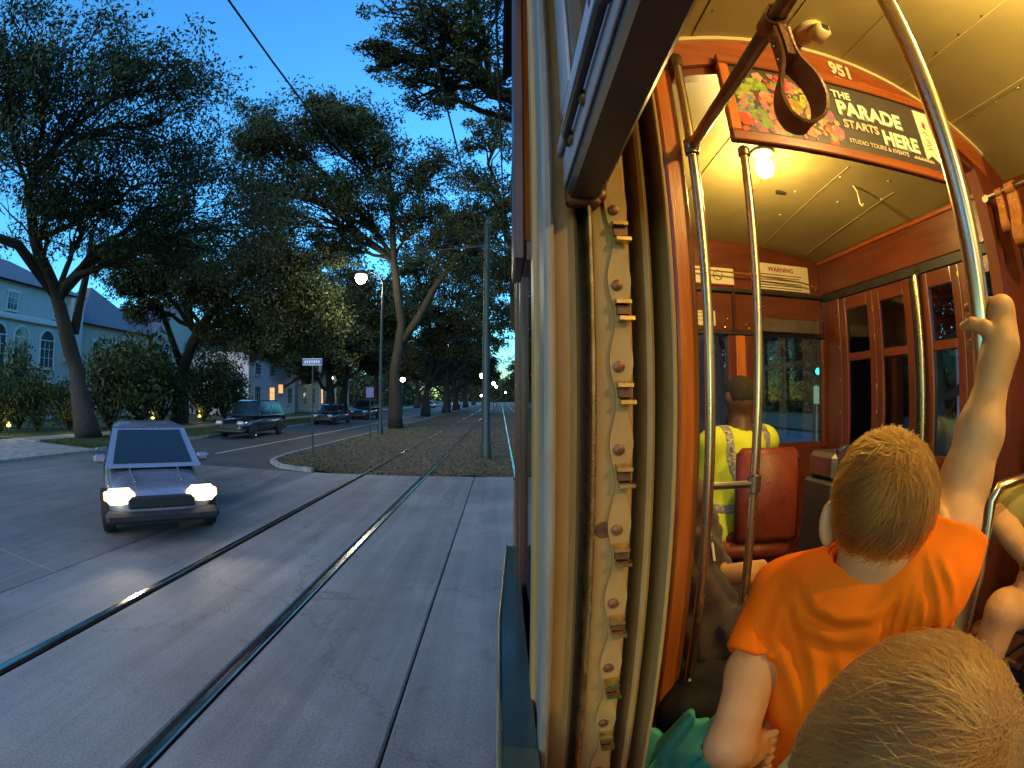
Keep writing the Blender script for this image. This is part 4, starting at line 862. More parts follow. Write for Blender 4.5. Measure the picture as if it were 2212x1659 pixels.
MB().prism([V(x, 0, arch(x) - .1125) for x in xx[1:-1]] + [V(x, 0, arch(x) - .14) for x in reversed(xx[1:-1])], (0, BK + .0, 0), (0, BK + .04, 0)).build('lower_beam', M['redwood_h'], bh, smooth=30)
# right side: post with a rounded shoulder
cor = [(2.03, arch(2.03)), (2.215, arch(2.215)), (2.215, FZ), (1.965, FZ), (1.965, .44), (1.955, .70)] + [(1.955 - .115 * (1 - math.cos(a)), .70 + .36 * math.sin(a)) for a in [R(15 * k) for k in range(1, 5)]]
MB().prism([V(x, 0, z) for x, z in cor], (0, BK - .018, 0), (0, BK + .043, 0)).build('post', M['redwood_m'], bh)
o = lettering('951', .074, (1.19 - 1.2 - .066, -.0226, V(0, 0, arch(1.2) - .079).z - .76), M['paper'], bh, bold=.0034)
for k in range(7): vb((1.14 + k * .0125, BK - .0218, arch(1.2) - .099), (1.148 + k * .0125, BK - .0203, arch(1.2) - .0925), 0).build('lettering', M['paper'], bh)
# ---- front platform: ceiling, front wall, right wall with folding doors
def vz(x, y):
    q = max(0, 1 - ((x - 1.2) / 1.0) ** 2); s = max(0, (y - BK) / (FRONT - BK)); return .875 + .235 * q * (1 - .62 * s ** 2.2)
nx_, ny_ = 26, 16; vv = []; ff = []
for j in range(ny_ + 1):
    for i in range(nx_ + 1): x = .12 + 2.02 * i / nx_; y = BK + .046 + (FRONT - BK) * j / ny_; vv.append(V(x, y, vz(x, y)))
m0 = len(vv); vv += [v + Vector((0, 0, .04)) for v in vv]
for j in range(ny_):
    for i in range(nx_): a = j * (nx_ + 1) + i; ff.append((a, a + nx_ + 1, a + nx_ + 2, a + 1)); ff.append((m0 + a, m0 + a + 1, m0 + a + nx_ + 2, m0 + a + nx_ + 1))
pc_ = MB().add(vv, ff).build('platform_ceiling', M['cream'], car_root, smooth=180)
for k, x in enumerate((.62, .95, 1.28, 1.6, 1.9)):
    ys_ = [BK + .5 + i * .12 for i in range(9)]
    MB().tube([V(x + (x - 1.2) * .1 * i / 9, y, vz(x + (x - 1.2) * .1 * i / 9, y) - .001) for i, y in enumerate(ys_)], .0035, 5).build('batten', M['cream'], pc_)
for x, y in ((1.35, 1.75), (1.5, 1.95), (1.62, 1.7), (1.75, 1.9), (1.3, 2.15), (1.55, 2.2), (1.82, 1.55), (1.9, 1.7)): MB().lathe([(.008, 0), (.007, .004), (.002, .006)], V(x, y, vz(x, y)), (0, 0, -1), 8).build('screw', M['cream2'], pc_)
MB().tube([V(1.72, 1.72, vz(1.72, 1.72)), V(1.73, 1.71, vz(1.72, 1.72) - .03), V(1.735, 1.71, vz(1.72, 1.72) - .10), V(1.74, 1.70, vz(1.72, 1.72) - .115), V(1.75, 1.70, vz(1.72, 1.72) - .10)], .005, 7).build('hook', M['cream2'], pc_, smooth=60)
vb((1.4, 1.98, vz(1.43, 2) - .012), (1.46, 2.0, vz(1.43, 2) + .004), .002).build('clip', M['dark'], pc_)
vb((.05, BK + .05, 1.16), (2.3, FRONT + .1, 1.2)).build('roof', M['dark'], car_root)
# front wall
fw_ = vb((.12, FRONT, FZ - .2), (2.14, FRONT + .05, -.33)).build('front_panel', M['redwood_h'], car_root)
vb((.12, FRONT + .001, .66), (2.12, FRONT + .05, 1.15)).build('front_header', M['redwood_h'], car_root)
vb((.12, FRONT - .02, .635), (2.1, FRONT + .05, .6595), .004).build('front_header_rail', M['dark'], car_root)
vb((.12, FRONT + .002, .40), (2.1, FRONT + .05, .6345)).build('front_header', M['redwood_h'], car_root)
vb((.12, FRONT - .015, .375), (2.1, FRONT + .048, .3995), .004).build('front_header_rail', M['dark'], car_root)
for x0, x1, m in ((1.345, 1.40, M['redwood']), (1.4005, 1.468, M['orangewood']), (1.4685, 1.545, M['redwood']), (2.075, 2.13, M['redwood']), (.12, .5, M['redwood'])): vb((x0, FRONT - .01, -.33), (x1, FRONT + .045, .3745), .006).build('windscreen_post', m, car_root)
for x0, x1 in ((.5, 1.345), (1.545, 2.075)):
    vb((x0, FRONT + .005, -.33), (x1, FRONT + .04, -.29), .004).build('windscreen_rail', M['redwood_h'], car_root); vb((x0, FRONT + .02, -.29), (x1, FRONT + .026, .3745), 0).build('windscreen', M['glass'], car_root)
vb((1.385, FRONT - .018, .40), (1.41, FRONT + .001, .6345), .003).build('front_stile', M['maroon'], car_root)
vb((1.56, FRONT - .05, .395), (2.03, FRONT - .035, .485), .006).build('sun_visor', M['steel_d'], car_root)
# screws and shiny fittings on the red panels
for x, z in ((1.35, .47), (1.48, .44), (1.62, .56), (1.95, .55), (2.04, .56), (2.05, .50), (2.05, .45), (1.33, .42), (1.5, .42), (2.05, .70), (1.36, .34)): MB().lathe([(.009, 0), (.007, .006), (.002, .008)], V(x, FRONT - .002, z), (0, -1, 0), 8).build('fitting', M['brass'], car_root, smooth=40)
MB().tube([V(.9, FRONT - .06, .755), V(1.5, FRONT - .07, .74), V(1.9, FRONT - .07, .72), V(2.04, FRONT - .05, .70)], .005, 6).build('bell_cord', M['leather'], car_root)
# right platform wall: header, frieze, folding door leaves
RW = 2.10
vb((RW, BK + .044, .665), (RW + .05, FRONT, .905)).build('door_header', M['redwood_h'], car_root)
vb((RW - .012, BK + .044, .868), (RW - .0005, FRONT, .892), .004).build('door_header_moulding', M['orangewood_h'], car_root)
vb((RW + .006, BK + .044, .615), (RW + .05, FRONT, .6645), .002).build('door_track', M['dark'], car_root)
vb((RW + .02, BK + .044, FZ - .2), (RW + .05, FRONT, FZ + .02)).build('door_threshold', M['dark'], car_root)
def leaf_door(y0, y1, panes, z0=FZ + .03, z1=.61):
    d = None
    def piece(nm, a, b, m=M['redwood'], e=.004):
        nonlocal d
        o = vb(a, b, e).build(nm, m, d if d is not None else car_root)
        if d is None: d = o
    ymin, ymax = y0, y1; st_ = .055
    piece('door', (RW + .008, ymin, z0), (RW + .04, ymin + st_, z1)); piece('stile', (RW + .008, ymax - st_, z0), (RW + .04, ymax, z1))
    piece('rail', (RW + .009, ymin + st_, z1 - .08), (RW + .039, ymax - st_, z1), M['redwood_h']); piece('rail', (RW + .009, ymin + st_, .215), (RW + .039, ymax - st_, .262), M['redwood_h']); piece('rail', (RW + .009, ymin + st_, -.42), (RW + .039, ymax - st_, -.30), M['redwood_h']); piece('panel', (RW + .018, ymin + st_, z0), (RW + .036, ymax - st_, -.42))
    piece('pane', (RW + .022, ymin + st_, -.30), (RW + .026, ymax - st_, .215), M['glass_d'], 0); piece('pane', (RW + .022, ymin + st_, .262), (RW + .026, ymax - st_, z1 - .08), M['glass_d'], 0)
    return d
leaf_door(2.10, 2.42, 1); leaf_door(1.785, 2.098, 1); leaf_door(1.425, 1.705, 1); leaf_door(1.147, 1.423, 1)
vb((RW + .001, 2.421, FZ), (RW + .05, FRONT, .614)).build('door_post', M['redwood'], car_root); vb((RW + .014, 1.706, FZ), (RW + .05, 1.784, .614)).build('door_post', M['dark'], car_root)
for y, z in ((2.10, .5), (2.10, .33), (2.10, .05), (2.10, -.1), (1.425, .55), (2.44, .5), (2.44, .3), (2.44, .1), (2.44, -.1)): MB().tube([V(RW + .006, y, z - .02), V(RW + .003, y, z), V(RW + .006, y, z + .02)], .005, 6).build('hinge', M['brass'], car_root)

# ================================================================== FITTINGS
def clamp(root, c, ax, r, m=M['steel_d'], L=.05): return MB().lathe([(r * 1.0, -L/2), (r * 1.45, -L/2 + .004), (r * 1.45, L/2 - .004), (r * 1.0, L/2)], c, ax, 14).build('clamp', m, root, smooth=40)
# left stanchion by the bulkhead, pole under the sign, cross bar
p1_ = thing('stanchion_pole', 'thin shiny grab pole standing against the bulkhead post', 'grab pole', V(.4985, BK - .033, FZ), 'grab poles')
MB().tube([V(.5, BK - .033, FZ), V(.5, BK - .033, .96)], .0135, 14).build('tube', M['steel'], p1_, smooth=60); clamp(p1_, V(.5, BK - .033, .66), (0, 0, 1), .0135)
MB().tube([V(.5, BK - .033, .945), V(.502, BK - .03, .985), V(.505, BK - .02, .99), V(.505, BK - .0, .985)], .018, 10).build('bracket', M['steel_d'], p1_, smooth=60)
p2_ = thing('stanchion_pole', 'yellowish grab pole dropping from the advertisement past the driver', 'grab pole', V(.655, BK - .0, FZ), 'grab poles')
MB().tube([V(.650, BK - .004, FZ), V(.648, BK - .004, -.2), V(.668, BK - .004, .4), V(.682, BK - .004, .708)], .0125, 14).build('tube', M['steel'], p2_, smooth=60); clamp(p2_, V(.648, BK - .004, -.222), (0, 0, 1), .0125); clamp(p2_, V(.682, BK - .004, .69), (0, 0, 1), .0125, L=.03)
MB().tube([V(.5, BK - .033, -.214), V(.648, BK - .004, -.222)], .0095, 12).build('cross_bar', M['steel_d'], p2_, smooth=60)
# big pole held by the boy
PC = Vector((.668, .418, 0)); PR = .0175
p3_ = thing('stanchion_pole', 'thick grab pole held by the raised hand of the child in orange', 'grab pole', V(PC.x, PC.y, FZ), 'grab poles')
MB().tube([V(PC.x, PC.y, FZ), V(PC.x, PC.y, arch(PC.x) - .004)], PR, 22).build('tube', M['steel'], p3_, smooth=60)
MB().lathe([(.04, 0), (.04, .006), (.024, .02), (.0178, .03)], V(PC.x, PC.y, FZ), n=16).build('floor_flange', M['steel_d'], p3_, smooth=40)
p4_ = thing('stanchion_pole', 'short grab pole in front of the folding doors', 'grab pole', V(RW - .03, 1.70, FZ), 'grab poles')
MB().tube([V(RW - .03, 1.70, FZ), V(RW - .03, 1.70, .60)], .0165, 12).build('tube', M['steel'], p4_, smooth=60); MB().tube([V(RW - .03, 1.70, .59), V(RW - .015, 1.70, .615), V(RW + .012, 1.70, .62)], .017, 10).build('bracket', M['steel_d'], p4_, smooth=60)
# overhead rails and straps
g1 = thing('grab_rail', 'overhead grab rail running up to the bulkhead pole, carrying the near leather strap', 'grab rail', V(.5, BK - .035, .668))
ra, rb_ = V(.5, BK - .04, .664), V(.413, .45, .575); rd = (rb_ - ra).normalized(); MB().tube([ra, ra + rd * 1.9], .0145, 16).build('tube', M['steel_d'], g1, smooth=60)
MB().lathe([(.016, -.02), (.021, -.01), (.021, .012), (.016, .02)], ra, (0, 0, 1), 12).build('end_fitting', M['steel_d'], g1, smooth=40)
g2 = thing('grab_rail', 'overhead grab rail by the far wall, carrying the small strap at the right edge', 'grab rail', V(1.95, BK - .04, .79))
MB().tube([V(1.95, BK - .04, .79), V(1.95, -1.2, .79)], .014, 12).build('tube', M['steel_d'], g2, smooth=60)
MB().tube([V(1.95, BK - .02, .79), V(1.955, BK - .02, .79), V(1.99, BK - .005, .79)], .018, 8).build('bracket', M['steel_d'], g2, smooth=60)
def ribbon(path, wid, th, wdir):
    """strap: a band of width wid along a path"""
    vs = []; m = len(path); path = [Vector(p) for p in path]
    for i, p in enumerate(path):
        d = (path[min(i+1, m-1)] - path[max(i-1, 0)]).normalized(); w_ = Vector(wdir[i] if isinstance(wdir, list) else wdir); w_ = (w_ - d * w_.dot(d)).normalized(); nrm = d.cross(w_)
        for a, b in ((-1, -1), (1, -1), (1, 1), (-1, 1)): vs.append(p + w_ * wid / 2 * a + nrm * th / 2 * b)
    fs = [(i*4+k, i*4+(k+1) % 4, (i+1)*4+(k+1) % 4, (i+1)*4+k) for i in range(m-1) for k in range(4)] + [(0, 3, 2, 1), ((m-1)*4, (m-1)*4+1, (m-1)*4+2, (m-1)*4+3)]
    return MB().add(vs, fs)
def strap(label, top, along, across, S=1.0):
    """top: point on the rail; along: rail direction; across: level direction in the loop's plane"""
    t = thing('hand_strap', label, 'hand strap', top - Vector((0, 0, .215 * S)), 'leather hand straps'); al = Vector(along).normalized(); ac = Vector(across).normalized(); k = lambda a, z, s=0: top + ac * a * S + Vector((0, 0, z * S)) + al * s * S
    loop = [k(-.004, -.03), k(-.006, -.075), k(-.013, -.105), k(-.025, -.135), k(-.030, -.165), k(-.022, -.195), k(0, -.208), k(.022, -.195), k(.030, -.165), k(.024, -.130), k(.010, -.098), k(.004, -.07), k(.004, -.03)]
    wd = []
    for i in range(len(loop)): q = i / (len(loop) - 1); a = (q - .5) * 1.3; wd.append(tuple(al * math.cos(a) + ac * math.sin(a) * .55))
    fine = []; wf = []; m_ = len(loop)
    for i in range(m_ - 1):
        a0, a1, a2, a3 = loop[max(i-1, 0)], loop[i], loop[i+1], loop[min(i+2, m_-1)]
        for j in range(5):
            u = j / 5; fine.append(.5 * (2*a1 + (a2 - a0)*u + (2*a0 - 5*a1 + 4*a2 - a3)*u*u + (3*a1 - a0 - 3*a2 + a3)*u**3)); wf.append(tuple(Vector(wd[i]).lerp(Vector(wd[i+1]), u)))
    fine.append(loop[-1]); wf.append(wd[-1])
    ribbon(fine, .046 * S, .0052 * S, wf).build('loop', M['leather'], t, smooth=60)
    ring = [k(math.sin(a) * .0195, math.cos(a) * .0195) for a in [2 * math.pi * i / 18 for i in range(19)]]
    ribbon(ring, .044 * S, .005 * S, tuple(al)).build('rail_wrap', M['leather'], t, smooth=60)
    ribbon([k(.0, -.018), k(.001, -.05), k(.0, -.090)], .046 * S, .015 * S, tuple(al)).build('keeper', M['leather'], t, smooth=40)
    sg_ = -1 if ac.cross(al).z < 0 else 1
    for a, z in ((.008, -.035), (-.008, -.05), (.008, -.065), (-.008, -.078)): MB().lathe([(.0036, 0), (.003, .002), (.001, .0026)], k(-.0085, z, a), -ac, 8).build('rivet', M['brass'], t); 
    return t
sp_ = ra + rd * ((1.06 - .485) / abs(rd.y))
strap('near brown leather hand strap hanging in front of the advertisement', sp_, rd, (.93, .2, 0) if False else (.80, -.60, 0), 1.0)
strap('small brown leather hand strap at the right edge by the far wall', V(1.95, .93, .79), (0, 1, 0), (1, 0, 0), 1.15)
strap('leather hand strap beside the bracket of the far grab rail', V(1.95, 1.0, .79), (0, 1, 0), (1, .25, 0), .8)

# framed advertisement, hung at a slight angle
sgn = thing('advertisement_sign', 'framed parade advertisement with big pale letters hung below the arch', 'sign', V(.632, BK - .035, .705), None, math.atan2(-.10, .895)); SW, SH = .90, .318
def sb(x0, x1, z0, z1, y0, y1, nm, m, b=.004): return MB().box((x0, y0, z0), (x1, y1, z1), b).build(nm, m, sgn, world=False)
sb(0, SW, 0, .034, -.012, .016, 'frame_rail', M['orangewood_h']); sb(0, SW, SH - .034, SH, -.012, .016, 'frame_rail', M['orangewood_h']); sb(0, .034, .0342, SH - .0342, -.011, .016, 'frame_stile', M['orangewood']); sb(SW - .034, SW, .0342, SH - .0342, -.011, .016, 'frame_stile', M['orangewood'])
sb(.0342, SW - .0342, .0342, SH - .0342, .001, .014, 'poster', mat('poster_dark', (.035, .032, .036), .4, vs=9, c2=(.06, .045, .035)), 0)
lm = mat('poster_lettering', (.62, .72, .56), .5, var=.05); lm2 = mat('poster_small_lettering', (.62, .5, .36), .5, var=.05); shd = mat('poster_letter_shadow', (.14, .2, .2), .5, var=.05)
def txt(s, size, x, z, m, bold, space=1.0):
    lettering(s, size, (x, -.0022, z), m, sgn, bold=bold, space=space)
txt('THE', .040, .40, .232, lm, .0016, 1.05); txt('PARADE', .074, .405, .168, lm, .0030, 1.04); txt('STARTS', .042, .415, .118, lm2, .0014, 1.05); txt('HERE', .072, .575, .090, lm, .0030, 1.02); txt('STUDIO TOURS & EVENTS', .0215, .42, .062, lm2, .0005, 1.05)
for i in range(20): sb(.71 + i * .0052, .7138 + i * .0052, .064, .070 + .006 * ((i * 7) % 3) / 2, -.0006, .0009, 'lettering', lm2, 0)
for s_, x, z, size in (('PARADE', .409, .165, .074), ('HERE', .579, .087, .072)): lettering(s_, size, (x, -.0007, z), shd, sgn, bold=.0042, space=1.04 if s_ == 'PARADE' else 1.02)
# painted flowers on the poster: flat petals in bright colours
fc = [(.55, .05, .02), (.62, .2, .02), (.7, .42, .03), (.18, .3, .04), (.35, .42, .06), (.4, .12, .16), (.5, .2, .2), (.12, .25, .32), (.28, .09, .2), (.55, .3, .2)]
fm = [mat('poster_ink_%d' % i, c, .45, var=.25, vs=40) for i, c in enumerate(fc)]
pr = random.Random(3); yoff = .0004
groups_ = [(.10, .21, .045, .05, [3, 4]), (.07, .14, .035, .04, [7, 4]), (.19, .16, .05, .05, [0, 1]), (.27, .13, .055, .045, [2, 1]), (.14, .10, .06, .04, [5, 6, 8]), (.24, .075, .09, .03, [6, 5, 9]), (.33, .10, .05, .05, [1, 9]), (.20, .235, .05, .04, [0, 5]), (.29, .20, .04, .04, [2, 3]), (.055, .075, .02, .03, [0])]
for k in range(46):
    gx = pr.uniform(.05, .39); gz = pr.uniform(.05, .17 + .09 * math.sin(gx * 9)); r_ = pr.uniform(.014, .024); ph = pr.uniform(0, 6); yoff -= .00001
    MB().prism([(gx + r_ * (1 + .12 * math.cos(5 * a)) * math.cos(a + ph), 0, max(.042, gz + r_ * (1 + .12 * math.cos(5 * a)) * math.sin(a + ph))) for a in [2*math.pi*i/16 for i in range(16)]], (0, yoff, 0), (0, .0009, 0)).build('petal', fm[pr.choice((8, 5, 6, 9, 3, 0))], sgn, world=False)
for gx, gz, sx, sz, cc in groups_:
    for k in range(22):
        x = min(.40, max(.045, gx + pr.gauss(0, sx * .6))); z = min(.262, max(.046, gz + pr.gauss(0, sz * .6))); r_ = pr.uniform(.004, .0125); lb = pr.choice((2, 3, 5)); am = pr.uniform(.08, .25); ph = pr.uniform(0, 6)
        poly = [(x + r_ * (1 + am * math.cos(lb * (2*math.pi*i/18))) * math.cos(2*math.pi*i/18 + ph), 0, z + r_ * (1 + am * math.cos(lb * (2*math.pi*i/18))) * math.sin(2*math.pi*i/18 + ph)) for i in range(18)]
        yoff -= .00001; MB().prism(poly, (0, yoff, 0), (0, .0009, 0)).build('petal', fm[pr.choice(cc)], sgn, world=False)
MB().prism([(.775, 0, .070), (.808, 0, .092), (.848, 0, .066), (.842, 0, .270), (.772, 0, .270)], (0, -.0034, 0), (0, .0009, 0)).build('banner', M['paper'], sgn, world=False)
for i in range(9): MB().tube([(.79 + pr.uniform(0, .03), -.0038, .115 + i * .008), (.805 + pr.uniform(-.015, .02), -.0038, .12 + i * .008), (.818 + pr.uniform(-.01, .012), -.0038, .117 + i * .008)], .0014, 4).build('emblem', M['ink'], sgn, world=False)
MB().prism([(.80, 0, .205), (.815, 0, .195), (.818, 0, .222), (.805, 0, .23)], (0, -.004, 0), (0, -.0034, 0)).build('emblem', M['redink'], sgn, world=False)
for x in (.2, .52): MB().box((x, .0165, SH - .02), (x + .03, .045, SH - .004), .002).build('hanger', M['brass'], sgn, world=False)

# notices on the front header
def notice(label, x0, x1, z0, z1, title, lines, circles=0):
    t = thing('notice', label, 'notice', V((x0 + x1) / 2, FRONT - .008, z0), 'notices above the windscreen'); yb = FRONT - .001 if z0 > .66 else FRONT + .0015
    vb((x0, yb - .008, z0), (x1, yb, z1), .002).build('board', M['paper'], t)
    w_ = x1 - x0; h = z1 - z0
    if title:
        me = text_mesh(title, h * .24, h * .006, .0004, 'CENTER'); o = link('lettering', me, M['redink'], t); o.location = Vector(V((x0 + x1) / 2, yb - .0088, z1 - h * .3)) - t.location; o.rotation_euler = (R(90), 0, 0)
    top = z1 - h * (.42 if title else .15)
    for i in range(lines):
        z = top - i * h * .5 / max(1, lines - 1) if lines > 1 else top; k = .08 + .06 * pr.random()
        vb((x0 + w_ * k, yb - .0086, z - h * .015), (x1 - w_ * (k + .05 * pr.random()), yb - .008, z + h * .015), 0).build('text_line', M['ink'], t)
    for i in range(circles):
        c = V(x0 + w_ * (.28 + .46 * i), yb - .0085, (z0 + z1) / 2 + .008); r_ = h * .28
        MB().tube([c + Vector((math.cos(a) * r_, 0, math.sin(a) * r_)) for a in [2*math.pi*k/20 for k in range(21)]], .0022, 5).build('pictogram_ring', M['ink'], t); MB().tube([c + Vector((-.7 * r_, 0, .7 * r_)), c + Vector((.7 * r_, 0, -.7 * r_))], .002, 5).build('pictogram_bar', M['ink'], t)
    if circles: vb((x0, yb - .0085, z0), (x1, yb - .0081, z0 + h * .08), 0).build('border', M['redink'], t)
notice('large cream warning notice with a red heading above the right windscreen', 1.545, 2.0, .672, .845, 'WARNING', 6)
notice('cream notice with two round prohibition symbols left of the warning notice', .98, 1.41, .675, .785, None, 0, 2)
notice('small cream notice below the prohibition notice', 1.02, 1.265, .425, .515, None, 3)

# lamps: bare bulbs in the ceiling
def bulb(label, x, y, z, e, drop=.03):
    t = thing('ceiling_lamp', label, 'lamp', V(x, y, z), 'ceiling bulbs')
    MB().lathe([(.055, 0), (.055, -.012), (.03, -.022), (.022, -drop)], V(x, y, z), n=18).build('socket', M['cream2'], t, smooth=40)
    MB().lathe([(.016, -drop), (.022, -drop - .02), (.040, -drop - .05), (.044, -drop - .075), (.032, -drop - .105), (.004, -drop - .118)], V(x, y, z), n=18).build('bulb', M['bulb'], t, smooth=60)
    point(V(x, y, z - drop - .155), e, (1, .66, .19), .035, t)
bulb('glowing bare bulb on the platform ceiling below the advertisement', 1.155, 1.70, vz(1.155, 1.70), 34, .012)
bulb('glowing bare bulb in the saloon ceiling above the children', 1.2, .16, arch(1.2), 58)
bulb('glowing bare bulb in the saloon ceiling behind the camera', 1.2, -1.25, arch(1.2), 70)
# cream sensor box on the ceiling
cx_ = P(1800, 100, 1.74); t = thing('ceiling_sensor', 'small cream camera housing fixed to the ceiling in front of the arch', 'camera', V(cx_.x, cx_.y, cx_.z - H + .02))
zc = arch(cx_.x)
MB().lathe([(.052, 0), (.052, -.012), (.045, -.02), (.02, -.022)], V(cx_.x - .03, cx_.y + .05, zc), n=18).build('base', M['cream2'], t, smooth=40)
vb((cx_.x - .05, cx_.y - .015, zc - .062), (cx_.x + .012, cx_.y + .06, zc - .018), .012).build('housing', M['cream2'], t, smooth=50)
vb((cx_.x - .032, cx_.y - .018, zc - .052), (cx_.x - .004, cx_.y - .0135, zc - .028), .002).build('lens', M['black'], t)

# driver's seat, fare box, benches
ds = thing('driver_seat', 'red padded driver seat turned slightly to the windscreen', 'seat', V(1.17, 1.98, FZ))
redv = mat('red_vinyl', (.20, .032, .015), .42, vs=9, var=.3, bump=.12, bs=60)
def pad(c, s, rzz, rx, nm, b=.03):
    mb = MB().box((-s[0]/2, -s[1]/2, -s[2]/2), (s[0]/2, s[1]/2, s[2]/2), b); Mx = Matrix.Translation(V(*c)) @ Matrix.Rotation(rzz, 4, 'Z') @ Matrix.Rotation(rx, 4, 'X'); mb.v = [tuple(Mx @ Vector(v)) for v in mb.v]; return mb.build(nm, redv, ds, smooth=60)
pad((1.22, 1.93, -.45), (.32, .07, .44), R(-14), R(-5), 'backrest', .03); pad((1.23, 1.97, -.66), (.36, .08, .06), R(-14), 0, 'backrest_rail', .02); pad((1.20, 2.12, -.72), (.42, .40, .09), R(-14), 0, 'cushion', .03)
MB().tube([V(1.36, 1.90, -.28), V(1.38, 1.92, -.47), V(1.38, 1.95, -.65), V(1.35, 2.0, -.71)], .014, 10).build('side_frame', M['maroon'], ds, smooth=60)
MB().lathe([(.16, 0), (.16, .02), (.05, .05), (.04, .41), (.12, .43)], V(1.20, 2.12, FZ), n=16).build('pedestal', M['dark'], ds, smooth=40)
fbx = thing('fare_box', 'grey metal fare box standing beside the driver seat', 'fare box', V(1.46, 1.72, FZ)); fmt = mat('fare_box_grey', (.085, .08, .055), .4, .3, var=.2)
vb((1.36, 1.62, FZ), (1.58, 1.84, -.36), .012).build('cabinet', fmt, fbx); vb((1.375, 1.63, -.36), (1.57, 1.83, -.24), .02).build('head', M['steel_d'], fbx)
vb((1.42, 1.614, -.56), (1.56, 1.6195, -.40), .002).build('instruction_plate', M['paper'], fbx); vb((1.42, 1.614, -.85), (1.56, 1.6195, -.60), .002).build('rate_plate', M['paper'], fbx)
for i in range(6): vb((1.435, 1.6125, -.53 + i * .02), (1.54, 1.6139, -.524 + i * .02), 0).build('text_line', M['ink'], fbx); vb((1.435, 1.6125, -.82 + i * .033), (1.54, 1.6139, -.812 + i * .033), 0).build('text_line', M['ink'], fbx)
MB().tube([V(1.40, 1.64, -.232), V(1.46, 1.66, -.215), V(1.54, 1.70, -.228)], .01, 8).build('coin_rim', M['steel'], fbx, smooth=60)
benchm = mat('bench_slats', (.16, .06, .025), .4, vs=8, stretch=(.4, 4, 4), var=.3)
def bench(label, x0, x1, y0, y1, zt, back=None):
    t = thing('bench_seat', label, 'bench', V((x0 + x1) / 2, (y0 + y1) / 2, FZ), 'slatted bench seats')
    for i in range(6): d = (y1 - y0) / 6; vb((x0, y0 + i * d, zt - .025), (x1, y0 + i * d + d * .88, zt), .006).build('slat', benchm, t)
    for x in (x0 + .04, x1 - .06): vb((x, y0 + .03, FZ), (x + .03, y1 - .03, zt - .0255), .004).build('leg', M['dark'], t)
    if back is not None:
        for i in range(3): vb((x0, back, zt + .04 + i * .06), (x1, back + .018, zt + .085 + i * .06), .005).build('back_slat', benchm, t)
        for x in (x0 + .03, x1 - .05): vb((x, back + .0185, zt - .1), (x + .02, back + .035, zt + .22), .003).build('back_post', M['dark'], t)
    return t
bench('slatted bench under the child in orange', .2, .95, .42, .80, -.80)
bench('slatted bench under the nearest child', .2, .95, -.22, .16, -.84)
bench('side bench under the person in the dark hoodie', .2, .55, 1.19, 1.95, -.78)
bench('bench across the aisle at the right edge', 1.5, 2.2, .45, .95, -.80)
# chrome handle by the right edge
hb = thing('seat_handle', 'chrome seat handle just right of the raised arm', 'handle', V(1.36, .80, -.85)); MB().tube([V(1.36, .80, -.85), V(1.36, .80, -.30), V(1.38, .79, -.262), V(1.45, .76, -.248), V(1.62, .70, -.238), V(1.70, .68, -.30), V(1.70, .68, -.85)], .016, 12).build('tube', M['steel'], hb, smooth=60); MB().lathe([(.02, 0), (.028, .01), (.028, .04), (.02, .05)], V(1.56, .722, -.24), (.94, -.34, .05), 12).build('grip', M['steel_d'], hb, smooth=40)
rp = thing('red_reflection', 'red shaft standing in for a reflection, behind the elbow of the child in orange', 'post', V(1.02, .74, FZ)); MB().tube([V(1.02, .74, FZ), V(1.02, .74, -.42)], .02, 12).build('shaft', mat('red_reflection_tone', (.5, .05, .02), .35), rp, smooth=60); MB().lathe([(.02, 0), (.028, .008), (.022, .03), (.004, .036)], V(1.02, .74, -.42), n=12).build('cap', M['steel_d'], rp, smooth=40)  # red shaft added in place of a red reflection beside the pole

# ================================================================== PEOPLE
M['skin'] = mat('skin', (.64, .335, .125), .5, vs=14, c2=(.54, .26, .085), sss=.08, bump=.08, bs=160, rvar=.05, spec=.25)
M['skin2'] = mat('dark_skin', (.12, .055, .03), .45, vs=14, var=.15, rvar=.05)
M['orange'] = mat('orange_jersey', (.93, .17, .004), .9, vs=5, var=.10, bump=.12, bs=420, rvar=.05, spec=.1)
M['hivis'] = mat('yellow_vest', (.72, .78, .03), .7, vs=5, var=.08, rvar=.05)
M['silver'] = mat('reflective_tape', (.38, .35, .31), .4, .2, var=.08)
M['hoodie'] = mat('charcoal_fleece', (.055, .038, .027), .9, vs=20, var=.25, bump=.3, bs=260, sheen=.25)
M['jeans'] = mat('dark_denim', (.022, .024, .03), .85, vs=16, var=.3, bump=.2, bs=260)
M['teal'] = mat('teal_cloth', (.06, .46, .40), .85, vs=8, var=.15, bump=.2, bs=200)
M['olive_c'] = mat('olive_shirt', (.32, .24, .05), .85, vs=8, var=.15, bump=.2, bs=220)
M['cord'] = mat('cream_cord', (.7, .62, .45), .7, var=.05)
